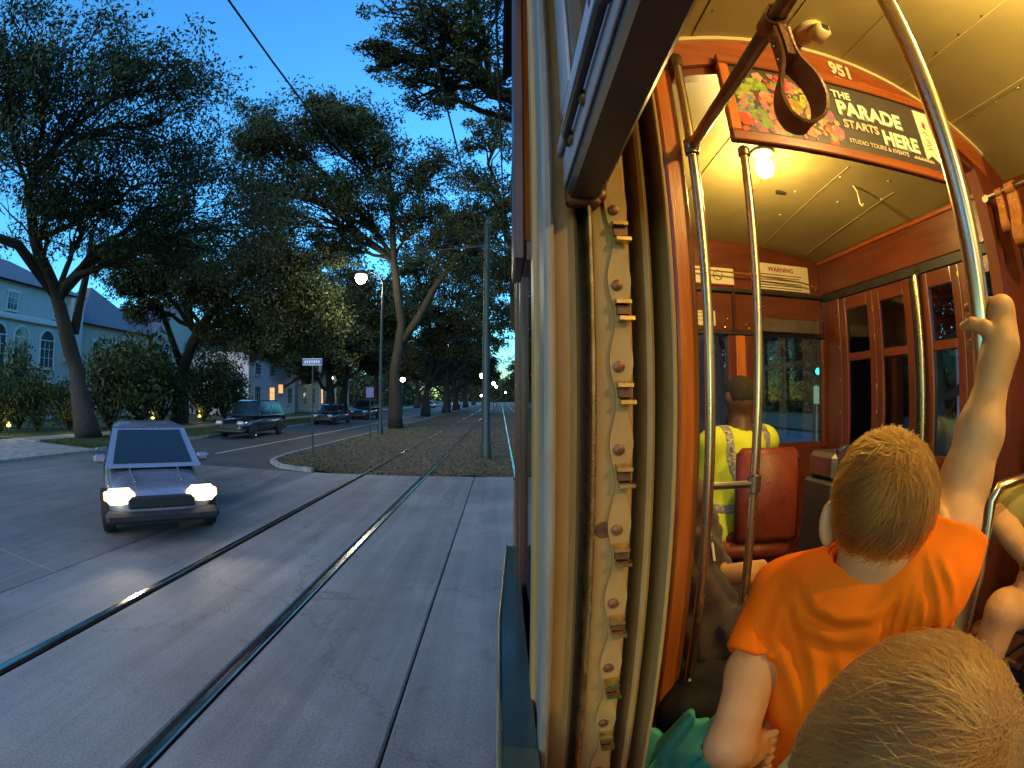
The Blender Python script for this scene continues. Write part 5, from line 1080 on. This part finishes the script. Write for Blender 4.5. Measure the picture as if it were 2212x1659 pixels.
def hairmat(name, c, c2, rough=.5):
    m = bpy.data.materials.new(name); m.use_nodes = True; t = m.node_tree; t.nodes.remove(t.nodes['Principled BSDF'])
    h = t.nodes.new('ShaderNodeBsdfHairPrincipled'); h.parametrization = 'COLOR'; h.inputs['Color'].default_value = (*c, 1); h.inputs['Roughness'].default_value = rough; h.inputs['Radial Roughness'].default_value = .6; h.inputs['IOR'].default_value = 1.3
    hi = t.nodes.new('ShaderNodeHairInfo'); mx = t.nodes.new('ShaderNodeMix'); mx.data_type = 'RGBA'; mx.inputs[6].default_value = (*c, 1); mx.inputs[7].default_value = (*c2, 1)
    at = t.nodes.new('ShaderNodeAttribute'); at.attribute_name = 'clump'; ma = t.nodes.new('ShaderNodeMath'); ma.operation = 'MULTIPLY'; ma.inputs[1].default_value = .4; mb_ = t.nodes.new('ShaderNodeMath'); mb_.operation = 'MULTIPLY_ADD'; mb_.inputs[1].default_value = .6; t.links.new(hi.outputs['Random'], ma.inputs[0]); t.links.new(at.outputs['Fac'], mb_.inputs[0]); t.links.new(ma.outputs[0], mb_.inputs[2])
    t.links.new(mb_.outputs[0], mx.inputs[0]); t.links.new(mx.outputs[2], h.inputs['Color'])
    t.links.new(h.outputs[0], t.nodes['Material Output'].inputs[0]); return m
def hair(parent, c, r, rot, whorl, n, length, rad, m, keep, lift=.16, droop=.25, seed=1, curl=.15):
    """short strands combed away from the crown whorl over an ellipsoid scalp"""
    g_ = np.random.default_rng(seed); c = np.array(c); r = np.array(r); cz, sz = math.cos(rot), math.sin(rot); Rm = np.array([[cz, -sz, 0], [sz, cz, 0], [0, 0, 1]])
    d = g_.normal(0, 1, (n * 3, 3)); d /= np.linalg.norm(d, axis=1)[:, None]; d = d[keep(d)][:n]; n = len(d)
    wv = np.array(whorl, float); wv /= np.linalg.norm(wv); S = 7; pts = np.zeros((n, S, 3)); L = length * g_.uniform(.55, 1.15, n); cen = g_.normal(0, 1, (420, 3)); cen /= np.linalg.norm(cen, axis=1)[:, None]; cl = np.concatenate([np.argmax(d[i:i+2000] @ cen.T, 1) for i in range(0, n, 2000)]); cd_ = g_.normal(0, 1, (420, 3)); cv = g_.random(420); jit = g_.normal(0, 1, (n, 3))
    stray = g_.random(n) < .03
    q = d.copy(); h = np.zeros(n); lf = lift * g_.uniform(.6, 1.4, n) * (.5 + .8 * cv[cl]); lf = np.where(stray, lf * 1.6 + .06, lf)
    for s in range(S):
        pts[:, s] = (q * (1 + (h / r.mean())[:, None])) * r
        tg = q - (q @ wv)[:, None] * 0 - wv; tg = tg + np.array([0, 0, -1]) * droop + cd_[cl] * curl + jit * .22 + np.cross(q, wv) * .5
        tg -= (np.sum(tg * q, 1))[:, None] * q; tg /= np.linalg.norm(tg, axis=1)[:, None] + 1e-6
        q = q + tg * (L / S / r.mean())[:, None]; q /= np.linalg.norm(q, axis=1)[:, None]; h = h + lf * L / S * (1 - .5 * s / S)
    P3 = pts @ Rm.T + c
    off = Vector((0,0,0)); k = parent
    while k is not None: off += k.location; k = k.parent
    P3 -= np.array(off)
    hc = bpy.data.hair_curves.new('hair'); hc.add_curves([S] * n); hc.position_data.foreach_set('vector', P3.astype(np.float32).ravel())
    ra_ = hc.attributes.get('radius') or hc.attributes.new('radius', 'FLOAT', 'POINT'); tp = np.tile(np.array([1, 1, 1, .9, .8, .6, .25]) * rad, n); ra_.data.foreach_set('value', tp.astype(np.float32))
    ca = hc.attributes.new('clump', 'FLOAT', 'CURVE'); ca.data.foreach_set('value', cv[cl].astype(np.float32))
    hc.materials.append(m); o = bpy.data.objects.new('hair', hc); col.objects.link(o); o.parent = parent; return o
def pt(px, py, d): return np.array(P(px, py, d))
def rp_(px, py, d): return tuple(P(px, py, d))

# ---------------------------------------------------------------- child in the orange shirt
boy = thing('person', 'child with short fair hair in an orange shirt, one arm raised to the pole', 'person', V(.52, .52, FZ))
HC = pt(1913, 1090, .675); fdir = np.array([.76, .65, 0]); fdir /= np.linalg.norm(fdir); rdir = np.array([fdir[1], -fdir[0], 0]); up = np.array([0, 0, 1.]); hrot = math.atan2(-fdir[0], fdir[1])
head = [ell(HC + up * .004, (.069, .086, .086), hrot), ell(HC - up * .055 + fdir * .03, (.052, .06, .06), hrot)]
face = [ell(HC + fdir * .088 - up * .03, (.012, .018, .016), hrot), ell(HC + fdir * .068 - up * .085, (.024, .022, .018), hrot)]
ears = []
for s in (-1, 1):
    e0 = HC + rdir * s * .078 - up * .028 - fdir * .004; ears += [ell(e0, (.010, .019, .030), hrot + s * .35), ell(e0 - up * .02 + rdir * s * -.002, (.008, .012, .014), hrot)]
nb = pt(1868, 1262, .735); neck = [cap(HC - up * .05 - fdir * .015, nb, .047, .054)]
Ls, Rs = pt(1705, 1290, .80), pt(2005, 1250, .705)
El, Wr = pt(2088, 1030, .735), pt(2150, 790, .765)
pole_xy = np.array([PC.x, PC.y, 0.])
def onp(e, d_, z): # around the pole seen from the camera: e to the right, d_ away
    dv = np.array([PC.x, PC.y, 0]); dv /= np.linalg.norm(dv); ev = np.array([dv[1], -dv[0], 0]); return pole_xy + ev * e + dv * d_ + np.array([0, 0, z + H])
armR = chain([Rs, (Rs + El) / 2, El], [.050, .043, .036]) + chain([El, El * .6 + Wr * .4, Wr], [.036, .0345, .0235])
pz = .085
knk = [ell(onp(.0455, .0, pz + z), (.0075, .0075, .0075)) for z in (.036, .019, .002, -.014)]
palm = chain([Wr, onp(.030, -.012, pz - .020), onp(.033, -.004, pz + .022)], [.0255, .0265, .021]) + [cap(onp(.036, .002, pz + .034), onp(.034, .012, pz - .020), .0165, .015)]
fing = []
for k, (z, le) in enumerate(((.040, 1.0), (.022, 1.05), (.004, 1.0), (-.013, .85))):
    fing += chain([onp(.036, .004, pz + z), onp(.037, .018, pz + z + .005), onp(.022, .033 * le, pz + z + .007), onp(-.004, .032 * le, pz + z + .004), onp(-.021, .022, pz + z + .001)], [.0102, .0092, .0086, .008, .0068])
thumb = chain([onp(.026, -.020, pz - .012), onp(.006, -.0285, pz + .004), onp(-.014, -.028, pz + .010), onp(-.028, -.022, pz + .008)], [.0125, .0105, .0095, .0075])
LE, LH = pt(1578, 1612, .74), pt(1632, 1606, .80)
Lm = pt(1625, 1450, .775)
armL = chain([Ls, Lm, LE], [.045, .038, .034]) + chain([LE, LE * .4 + LH * .6 - up * .01, LH], [.034, .028, .024])
fl2 = []
for k in range(4):
    b0 = LH + np.array([.012, .012, .006 * (1.5 - k)]) - up * .004 * k; fl2 += chain([LH, b0 + np.array([.016, .004, .01 - .014 * k]), b0 + np.array([.024, -.012, .004 - .014 * k]), b0 + np.array([.012, -.022, -.002 - .013 * k])], [.016, .0095, .0088, .0075])
fl2 += chain([LH, LH + np.array([-.004, -.012, .022]), LH + np.array([.016, -.018, .03])], [.014, .0095, .0075])
hipc = np.array(V(.53, .57, -.70)); chest = (Ls + Rs) / 2 - up * .12 + fdir * .03
trunk_ = [ell(chest, (.12, .085, .16), hrot * .8), cap(chest, hipc, .10, .10)]
legs = []
for s in (-1, 1):
    k0 = hipc + rdir * s * .07; k1 = k0 + fdir * .26 + up * .005; legs += chain([k0, k1], [.075, .055]) + chain([k1, k1 - up * .34 + fdir * .03], [.05, .035]) + chain([k1 - up * .34 + fdir * .03, k1 - up * .36 + fdir * .12], [.033, .026])
f_all = smin([smin(head + neck, .025), smin(face, .02), smin(armR + palm, .02), smin(knk, .008), smin(armL, .02), smin(trunk_, .05), smin(legs, .03)], .018)
f_f = lambda a: (lambda p: np.minimum.reduce([g(p) for g in a]))
f_boy = lambda p: smin([f_all, smin(ears, .006), smin(fing, .004), smin(thumb, .006), smin(fl2, .005)], .0055)(p)
allp = [HC, Ls, Rs, El, Wr, LE, LH, hipc]
body('body', f_boy, np.min(allp, 0) - np.array([.16, .12, .50]), np.array([.86, .98, H + .20]), .0040, M['skin'], boy)
# shirt
shp = chain([Ls + up * .005, (Ls + Rs) / 2 - fdir * .005 - up * .004, Rs + up * .002], [.060, .066, .060])
slR = chain([Rs, Rs * .45 + El * .55], [.066, .062]); slL = chain([Ls, Lm * .85 + Ls * .15], [.062, .058])
tor = [ell(chest, (.145, .105, .17), hrot * .8), cap(chest - up * .03, hipc + up * .02, .118, .128)]
ax_R = (El - Rs) / np.linalg.norm(El - Rs); ax_L = (Lm - Ls) / np.linalg.norm(Lm - Ls)
cutR = Rs * .50 + El * .50; cutL = Lm * .86 + Ls * .14
f_slR = lambda p: np.maximum(smin(slR, .02)(p), (p - cutR) @ ax_R)
f_slL = lambda p: np.maximum(smin(slL, .02)(p), (p - cutL) @ ax_L)
yoke = ell(nb - fdir * .018 - up * .012, (.085, .055, .04), hrot)
shirt0 = smin([smin(shp + tor + [yoke], .045), f_slR, f_slL], .022)
colr = cap(nb + up * .016 - fdir * .0, nb + up * .16 + fdir * -.004, .058, .064)
def to_px(p):
    """where points of the cloth lie in the view, used to run the folds along it"""
    q = p - np.array([0, 0, H]); x, y, z = q[:, 0], q[:, 1], q[:, 2]
    x, y = x * math.cos(YAW) - y * math.sin(YAW), x * math.sin(YAW) + y * math.cos(YAW)
    y, z = y * math.cos(PIT) + z * math.sin(PIT), -y * math.sin(PIT) + z * math.cos(PIT)
    h = np.hypot(x, z) + 1e-9; t = np.arctan2(h, y); return np.stack([1106 + FPX * t * x / h, 829.5 - FPX * t * z / h], 1)
FOLDS = [([(1735, 1275), (1752, 1320), (1810, 1348), (1880, 1342), (1925, 1310)], 13, .0075), ([(1700, 1290), (1722, 1360), (1790, 1395), (1860, 1400)], 15, .005), ([(1945, 1290), (1925, 1360), (1908, 1450)], 9, .007), ([(1968, 1285), (1952, 1370), (1935, 1460)], 9, .0065), ([(1990, 1290), (1985, 1360), (1960, 1440)], 11, .005), ([(2030, 1215), (2050, 1270), (2052, 1330)], 10, .006), ([(2005, 1225), (2025, 1300), (2022, 1380), (1990, 1440)], 13, .0075), ([(1680, 1290), (1660, 1370), (1690, 1450), (1720, 1560)], 14, .0065), ([(1720, 1330), (1745, 1440), (1760, 1560)], 13, .0055), ([(1800, 1420), (1815, 1500), (1800, 1600)], 14, .005), ([(1640, 1350), (1660, 1400), (1650, 1440)], 9, .0045)]
def fold_field(p):
    q = to_px(p); out = np.zeros(len(p))
    for pts, w_, amp in FOLDS:
        best = np.full(len(p), 1e9); side = np.zeros(len(p)); tt = np.zeros(len(p)); m = len(pts) - 1
        for i in range(m):
            a = np.array(pts[i], float); d = np.array(pts[i+1], float) - a; L2 = d @ d; h = np.clip((q - a) @ d / L2, 0, 1); r = q - a - h[:, None] * d; dist = np.hypot(r[:, 0], r[:, 1])
            k = dist < best; sg = np.sign(d[0] * r[:, 1] - d[1] * r[:, 0]); best = np.where(k, dist, best); side = np.where(k, sg * dist, side); tt = np.where(k, (i + h) / m, tt)
        env = np.sin(np.pi * np.clip(tt * .94 + .03, 0, 1)) ** .6
        out += amp * env * (np.exp(-((side - w_ * .9) / w_) ** 2) - .9 * np.exp(-((side + w_ * .9) / w_) ** 2))
    return out
def f_shirt(p):
    a = p @ rdir; b = p[:, 2]; d = shirt0(p); near = np.abs(d) < .03; f_ = np.zeros(len(p))
    if near.any():
        pn = p[near]; f_[near] = fold_field(pn) + .0016 * np.sin(60 * (a[near] - .5 * b[near]) + 2.5 * np.sin(23 * a[near])) + .0011 * np.sin(90 * b[near] + 40 * a[near])
    return np.maximum(d + f_, -colr(p))
body('shirt', f_shirt, np.min([Ls, Rs, LE, hipc], 0) - .14, np.max([Ls, Rs, hipc, chest], 0) + np.array([.2, .16, .16]), .0045, M['orange'], boy)
rimp = [nb + rdir * math.cos(a) * .0600 + fdir * math.sin(a) * .058 + up * (.030 + .010 * math.sin(a) + .006 * math.cos(2 * a)) for a in [2*math.pi*k/30 for k in range(31)]]
MB().tube([tuple(v) for v in rimp], .0075, 8).build('collar', M['orange'], boy, smooth=60)
MB().tube([pt(1912, 1272, .668), pt(1938, 1240, .660), pt(1966, 1200, .668)], .0065, 8).build('neck_strap', M['black'], boy, smooth=60)
sh_ = lambda p: np.maximum(smin([cap(hipc + up * .03, hipc - up * .02, .125, .12)] + [cap(hipc + rdir * s * .07, hipc + rdir * s * .07 + fdir * .22, .095, .075) for s in (-1, 1)], .03)(p), (p[:, 2] - (hipc[2] + .06)))
body('shorts', sh_, hipc - np.array([.2, .2, .16]), hipc + np.array([.42, .42, .12]), .011, M['jeans'], boy)
hm = hairmat('fair_brown_hair', (.075, .026, .004), (.40, .155, .018)); cap_m = mat('scalp_under_hair', (.085, .034, .009), .8, vs=40, var=.3)
hl_b = (.0715, .0885, .0885)
skull = lambda p: np.maximum(ell(HC + up * .006, hl_b, hrot)(p), -((p - HC) @ up + .062 + .9 * np.maximum(0, (p - HC) @ fdir + .02)))
body('hair_base', skull, HC - .13, HC + .13, .006, cap_m, boy)
hair(boy, HC + up * .006, (.072, .089, .089), hrot, (.42, -.62, .66), 11000, .044, .00045, hm, lambda d: (d[:, 2] > -.72 + .75 * np.maximum(0, d[:, 1] + .1)) , .14, .45, 3)

# ---------------------------------------------------------------- nearest child, only the head in view
kid = thing('person', 'small child with blond-brown hair, head only, closest to the camera', 'person', V(.30, .14, FZ))
KC = pt(1950, 1668, .385); kr = math.atan2(-.62, .78); kf = np.array([.62, .78, 0])
kh = smin([ell(KC, (.080, .096, .092), kr), ell(KC - up * .055 + kf * .03, (.058, .062, .06), kr), ell(KC + kf * .098 - up * .03, (.012, .016, .014), kr), cap(KC - up * .06, KC - up * .16 - kf * .02, .042, .045), ell(KC + np.array([.78, -.62, 0]) * .083 - up * .03, (.01, .018, .027), kr), ell(KC - np.array([.78, -.62, 0]) * .083 - up * .03, (.01, .018, .027), kr),
    cap(KC - up * .20 - kf * .03, KC - up * .42, .085, .10)] + [cap(KC - up * .19 + np.array([.78, -.62, 0]) * s * .09, KC - up * .33 + np.array([.78, -.62, 0]) * s * .12, .04, .032) for s in (-1, 1)] + [cap(KC - up * .43 + np.array([.78, -.62, 0]) * s * .05, KC - up * .42 + np.array([.78, -.62, 0]) * s * .05 + kf * .22, .06, .05) for s in (-1, 1)], .02)
body('body', kh, KC - np.array([.22, .22, .52]), KC + np.array([.32, .32, .12]), .008, M['skin'], kid)
ks = lambda p: np.maximum(smin([cap(KC - up * .20 - kf * .03, KC - up * .42, .098, .112)] + [cap(KC - up * .19 + np.array([.78, -.62, 0]) * s * .09, KC - up * .28 + np.array([.78, -.62, 0]) * s * .115, .052, .048) for s in (-1, 1)], .02)(p), p[:, 2] - (KC[2] - .13))
body('shirt', ks, KC - np.array([.24, .24, .56]), KC + np.array([.24, .24, -.08]), .009, M['teal'], kid)
cap2 = mat('scalp_under_fair_hair', (.13, .056, .017), .8, vs=30, var=.3)
sk2 = lambda p: np.maximum(ell(KC + up * .002, (.0825, .0985, .0945), kr)(p), -((p - KC) @ up + .05 + .9 * np.maximum(0, (p - KC) @ kf + .0)))
body('hair_base', sk2, KC - .14, KC + .14, .006, cap2, kid)
hm2 = hairmat('blond_brown_hair', (.11, .045, .010), (.34, .15, .032))
hair(kid, KC + up * .002, (.083, .099, .095), kr, (.62, -.42, .66), 22000, .052, .00030, hm2, lambda d: (d[:, 2] > -.6 + .75 * np.maximum(0, d[:, 1] + .05)), .05, .3, 5, .12)

# ---------------------------------------------------------------- driver
drv = thing('person', 'driver seen from behind in a yellow safety vest with grey stripes', 'person', V(1.15, 2.18, FZ))
DH = pt(1598, 858, 2.56); df = np.array([-.12, .99, 0]); dr_ = np.array([.99, .12, 0]); drot = .12
Dn = DH - up * .15 - df * .01; DS = DH - up * .235; DL, DR = DS - dr_ * .165, DS + dr_ * .165; Dhip = np.array(V(1.12, 2.16, -.66))
de = [DL - up * .24 + df * .05 - dr_ * .03, DR - up * .22 + df * .10 + dr_ * .05]; dw = [de[0] + df * .2 + up * .06, de[1] + df * .20 + up * .05]
dparts = [smin([ell(DH, (.078, .095, .108), drot), ell(DH - up * .07 + df * .03, (.058, .062, .06), drot)], .03), ell(DH + df * .1 - up * .02, (.013, .02, .018), drot), ell(DH - dr_ * .08 - up * .01, (.01, .02, .03), drot), ell(DH + dr_ * .08 - up * .01, (.01, .02, .03), drot), cap(DH - up * .08, Dn - up * .03, .058, .066),
    smin([cap(DL, DR, .065, .065), cap(DS - up * .05, Dhip, .13, .15)], .06)] + sum([chain([a, b, c_], [.055, .045, .032]) + [ell(c_ + df * .06, (.03, .06, .022), drot)] for a, b, c_ in ((DL, de[0], dw[0]), (DR, de[1], dw[1]))], []) + [cap(Dhip + dr_ * s * .09, Dhip + dr_ * s * .12 + df * .24 + up * .02, .085, .06) for s in (-1, 1)]
body('body', smin(dparts, .02), Dhip - np.array([.38, .25, .16]), np.array([DH[0] + .38, DH[1] + .40, DH[2] + .13]), .013, M['skin2'], drv)
vest0 = smin([cap(DL + up * .005 + dr_ * .0, DR + up * .005, .078, .078), cap(DS - up * .05, Dhip - up * .02, .148, .168), cap(DL, DL * .3 + de[0] * .7, .072, .066), cap(DR, DR * .3 + de[1] * .7, .072, .066)], .045)
dcol = cap(Dn - up * .02, Dn + up * .2, .074, .085)
def fv(p): return np.maximum(np.maximum(vest0(p) + .004 * np.sin(26 * p[:, 0] + 21 * p[:, 2]), -dcol(p)), (Dhip[2] - .06) - p[:, 2])
body('vest', fv, Dhip - np.array([.38, .25, .10]), np.array([DH[0] + .38, DH[1] + .30, DH[2] - .08]), .011, M['hivis'], drv)
for s in (-1, 1):
    xs_ = DS @ dr_ + s * .12
    fs_ = lambda p: np.maximum(np.maximum(np.maximum(fv(p) - .004, -(fv(p) + .004)), np.abs(p @ dr_ - xs_) - .024), (p @ df) - (DS @ df) - .02)
    body('reflective_stripe', fs_, Dhip - np.array([.38, .25, .05]), np.array([DH[0] + .38, DH[1] + .1, DH[2] - .08]), .009, M['silver'], drv)
fs2 = lambda p: np.maximum(np.maximum(fv(p) - .004, -(fv(p) + .004)), np.abs(p[:, 2] - (Dhip[2] + .13)) - .026)
body('reflective_stripe', fs2, Dhip - np.array([.38, .25, .05]), np.array([DH[0] + .38, DH[1] + .25, DH[2] - .3]), .009, M['silver'], drv)
body('trousers', smin([cap(Dhip + dr_ * s * .09 - up * .03, Dhip + dr_ * s * .12 + df * .26, .10, .075) for s in (-1, 1)] + [cap(Dhip + dr_ * s * .12 + df * .26, Dhip + dr_ * s * .12 + df * .30 - up * .42, .072, .055) for s in (-1, 1)], .03), Dhip - np.array([.3, .2, .55]), Dhip + np.array([.3, .45, .1]), .016, M['jeans'], drv)
hd = lambda p: np.maximum(ell(DH + up * .004, (.0805, .0975, .111), drot)(p), -((p - DH) @ up + .02 + .8 * np.maximum(0, (p - DH) @ df)))
body('hair', hd, DH - .14, DH + .14, .011, mat('cropped_black_hair', (.02, .013, .01), .85, vs=60, var=.4, bump=.4, bs=300), drv)

# ---------------------------------------------------------------- person in the dark hoodie
hp = thing('person', 'seated person in a dark hoodie, only chest, hand and lap in view', 'person', V(.45, 1.32, FZ))
hs = pt(1478, 1085, 1.56); hN = pt(1440, 1000, 1.59); hH = hN + up * .17; hhip = np.array(V(.40, 1.44, -.70))
he = pt(1560, 1388, 1.44); hwn = pt(1668, 1312, 1.36); fe = pt(1500, 1300, 1.60); fwr = pt(1552, 1238, 1.48); fkn = pt(1612, 1238, 1.45)
hf = np.array([.96, -.25, 0]); hb_ = [cap(hhip, hs - up * .05 + np.array([-.04, .06, 0]), .16, .13), cap(hs, hs + np.array([-.03, .30, .0]), .075, .07)]
hand_ = chain([fwr, fkn], [.026, .034])
fg = []
for k in range(4):
    a0 = fkn + np.array([.006, 0, .012]) + up * (.012 - .011 * k) + np.array([0, -.006, 0]) * k; a1 = a0 + np.array([.040, -.012, .006 - .012 * k]); a2 = a1 + np.array([.020, -.010, -.022 + .002 * k]); a3 = a2 + np.array([-.004, -.004, -.022]); fg += chain([a0, a1, a2, a3], [.0125, .0105, .0095, .0082])
fg += chain([fwr * .5 + fkn * .5 - up * .02, fkn + np.array([.02, -.012, -.040]), fkn + np.array([.055, -.02, -.036])], [.016, .011, .009])
fbod = smin([smin([ell(hH, (.085, .075, .11), 0), cap(hN + up * .08, hN, .055, .06)], .03)] + hb_ + chain([hs, he, hwn], [.06, .05, .038]) + chain([hs + np.array([-.02, .28, 0]), fe, fwr], [.055, .045, .028]) + hand_ + [smin(fg, .005)] + [cap(hhip + np.array([0, s * .1, 0]), hhip + np.array([.40, s * .13 - .06, .01]), .09, .07) for s in (-1, 1)], .012)
body('body', fbod, np.array([.18, .86, H - 1.0]), np.array([.98, 2.05, H + .30]), .0085, M['skin'], hp)
hood0 = smin([cap(pt(1505, 1170, 1.58), pt(1530, 1370, 1.54), .085, .12), cap(pt(1500, 1390, 1.52), pt(1590, 1375, 1.44), .08, .08), cap(hhip - up * .02, hs - up * .05 + np.array([-.04, .06, 0]), .18, .15), cap(hs, hs + np.array([-.03, .30, .0]), .095, .09), cap(hs, he, .078, .068), cap(he, he * .15 + hwn * .85, .068, .05), cap(hs + np.array([-.02, .28, 0]), fe, .075, .06), cap(fe, fwr * .92 + fe * .08, .06, .042), ell(hN - up * .02 - hf * .06, (.10, .12, .07), 0)], .035)
f_h = lambda p: np.maximum(hood0(p) + .010 * np.sin(34 * p[:, 2] + 26 * p[:, 0] + 3 * np.sin(15 * p[:, 1])) + .006 * np.abs(np.sin(50 * p[:, 2] - 35 * p[:, 0])) , (hhip[2] - .04) - p[:, 2])
body('hoodie', f_h, np.array([.18, .86, H - .85]), np.array([.98, 2.05, H + .15]), .0095, M['hoodie'], hp)
body('jeans', smin([cap(pt(1490, 1470, 1.50), pt(1590, 1480, 1.40), .09, .08), cap(pt(1480, 1545, 1.46), pt(1580, 1550, 1.36), .085, .075)] + [cap(hhip + np.array([0, s * .1, 0]), hhip + np.array([.40, s * .13 - .08, .01]), .108, .085) for s in (-1, 1)] + [cap(hhip + np.array([.40, s * .13 - .08, .01]), hhip + np.array([.42, s * .13 - .08, -.40]), .08, .06) for s in (-1, 1)], .03), np.array([.2, .80, H - 1.25]), np.array([1.02, 1.85, H - .48]), .014, M['jeans'], hp)
def on(px, py, f, d0=1.0, lift=.004):
    d_ = d0
    while d_ < 2 and f(pt(px, py, d_)[None].astype(np.float32))[0] > lift: d_ += .004
    return tuple(pt(px, py, d_))
MB().tube([on(1528, 1120, f_h), on(1533, 1150, f_h), on(1539, 1180, f_h), on(1543, 1212, f_h)], .0045, 7).build('drawstring', M['cord'], hp, smooth=60)
f_j = cap(pt(1490, 1470, 1.50), pt(1590, 1480, 1.40), .09, .08)
MB().tube([on(1494, 1412, f_h), on(1492, 1442, f_j), on(1489, 1472, f_j)], .0045, 7).build('zip_pull', M['cord'], hp, smooth=60)
bc = fwr * .8 + fkn * .2; bd = (fkn - fwr) / np.linalg.norm(fkn - fwr); MB().lathe([(.031, -.008), (.0335, -.004), (.0335, .004), (.031, .008)], bc, bd, 18).build('bracelet', mat('woven_bracelet', (.45, .26, .06), .7), hp, smooth=60)
tl_ = thing('cloth', 'crumpled teal cloth lying low beside the bulkhead post', 'cloth', V(.42, .72, -.80))
tc0 = smin([cap(pt(1435, 1625, 1.08), pt(1500, 1600, 1.06), .05, .055), cap(pt(1500, 1610, 1.06), pt(1555, 1598, 1.04), .045, .05), cap(pt(1450, 1660, 1.04), pt(1560, 1660, 1.02), .06, .06), cap(pt(1460, 1680, 1.03), pt(1460, 1760, 1.0), .06, .08), cap(pt(1550, 1690, 1.03), pt(1550, 1760, 1.0), .06, .08)], .03)
body('fabric', lambda p: tc0(p) + .012 * np.sin(90 * p[:, 0] - 70 * p[:, 1] + 2 * np.sin(50 * p[:, 2])) + .010 * np.sin(62 * p[:, 0] + 30 * p[:, 2] + 2 * np.sin(30 * p[:, 1])) + .008 * np.abs(np.sin(45 * p[:, 2] - 40 * p[:, 1])), pt(1500, 1650, 1.04) - .2, pt(1500, 1650, 1.04) + .2, .0075, M['teal'], tl_)

# ---------------------------------------------------------------- passenger at the right edge
rpn = thing('person', 'passenger at the right edge in an olive shirt, arm and knee in view', 'person', V(1.85, .70, FZ))
RS = np.array(V(1.86, .62, -.18)); RE = pt(2160, 1125, 1.72); RWr = pt(2232, 1215, 1.62); Rhip = np.array(V(1.88, .58, -.70)); RK = pt(2185, 1330, 1.55)
RH = RWr + np.array([.02, .02, -.06])
rb2 = [ell(RS + np.array([.06, -.16, .27]), (.08, .09, .11), 0), cap(RS + np.array([.05, -.16, .16]), RS + np.array([.05, -.16, 0]), .055, .06), cap(Rhip, RS + np.array([.04, -.16, -.05]), .15, .14), cap(RS, RS + np.array([.02, -.32, 0]), .06, .06)] + chain([RS, RE, RWr, RH], [.062, .05, .034, .036]) + chain([Rhip + np.array([0, .05, .02]), RK + np.array([.06, .06, -.02])], [.09, .066]) + chain([RK + np.array([.06, .06, -.02]), RK + np.array([.0, .08, -.46])], [.062, .045]) + chain([RH, RH + np.array([-.05, .02, -.045]), RH + np.array([-.06, .02, -.08])], [.022, .012, .010]) + chain([RH + np.array([0, -.02, 0]), RH + np.array([-.04, 0, -.06]), RH + np.array([-.045, 0, -.095])], [.02, .012, .010])
body('body', smin(rb2, .012), np.array([1.15, .2, H - 1.2]), np.array([2.14, 1.12, H + .24]), .0125, M['skin'], rpn)
f_r = lambda p: np.maximum(smin([cap(Rhip, RS + np.array([.04, -.16, -.05]), .17, .155), cap(RS, RS + np.array([.02, -.32, 0]), .078, .078), cap(RS, RS * .12 + RE * .88, .082, .070)], .04)(p) + .004 * np.sin(40 * p[:, 2] + 30 * p[:, 0]), -cap(RS + np.array([.05, -.16, .2]), RS + np.array([.05, -.16, .04]), .08, .07)(p))
body('shirt', f_r, np.array([1.3, .2, H - .85]), np.array([2.16, .95, H - .05]), .0125, M['olive_c'], rpn)
body('shorts', smin([cap(Rhip + np.array([0, s, 0]), Rhip * .3 + RK * .7 + np.array([.03, s, .0]), .12, .092) for s in (.05, -.14)], .03), np.array([1.4, .2, H - 1.0]), np.array([2.16, 1.0, H - .5]), .016, M['jeans'], rpn)
wb = RWr * .75 + RE * .25; wd_ = (RWr - RE) / np.linalg.norm(RWr - RE)
MB().lathe([(.036, -.012), (.041, -.008), (.041, .008), (.036, .012)], RWr, wd_, 18).build('watch', M['brass'], rpn, smooth=40)
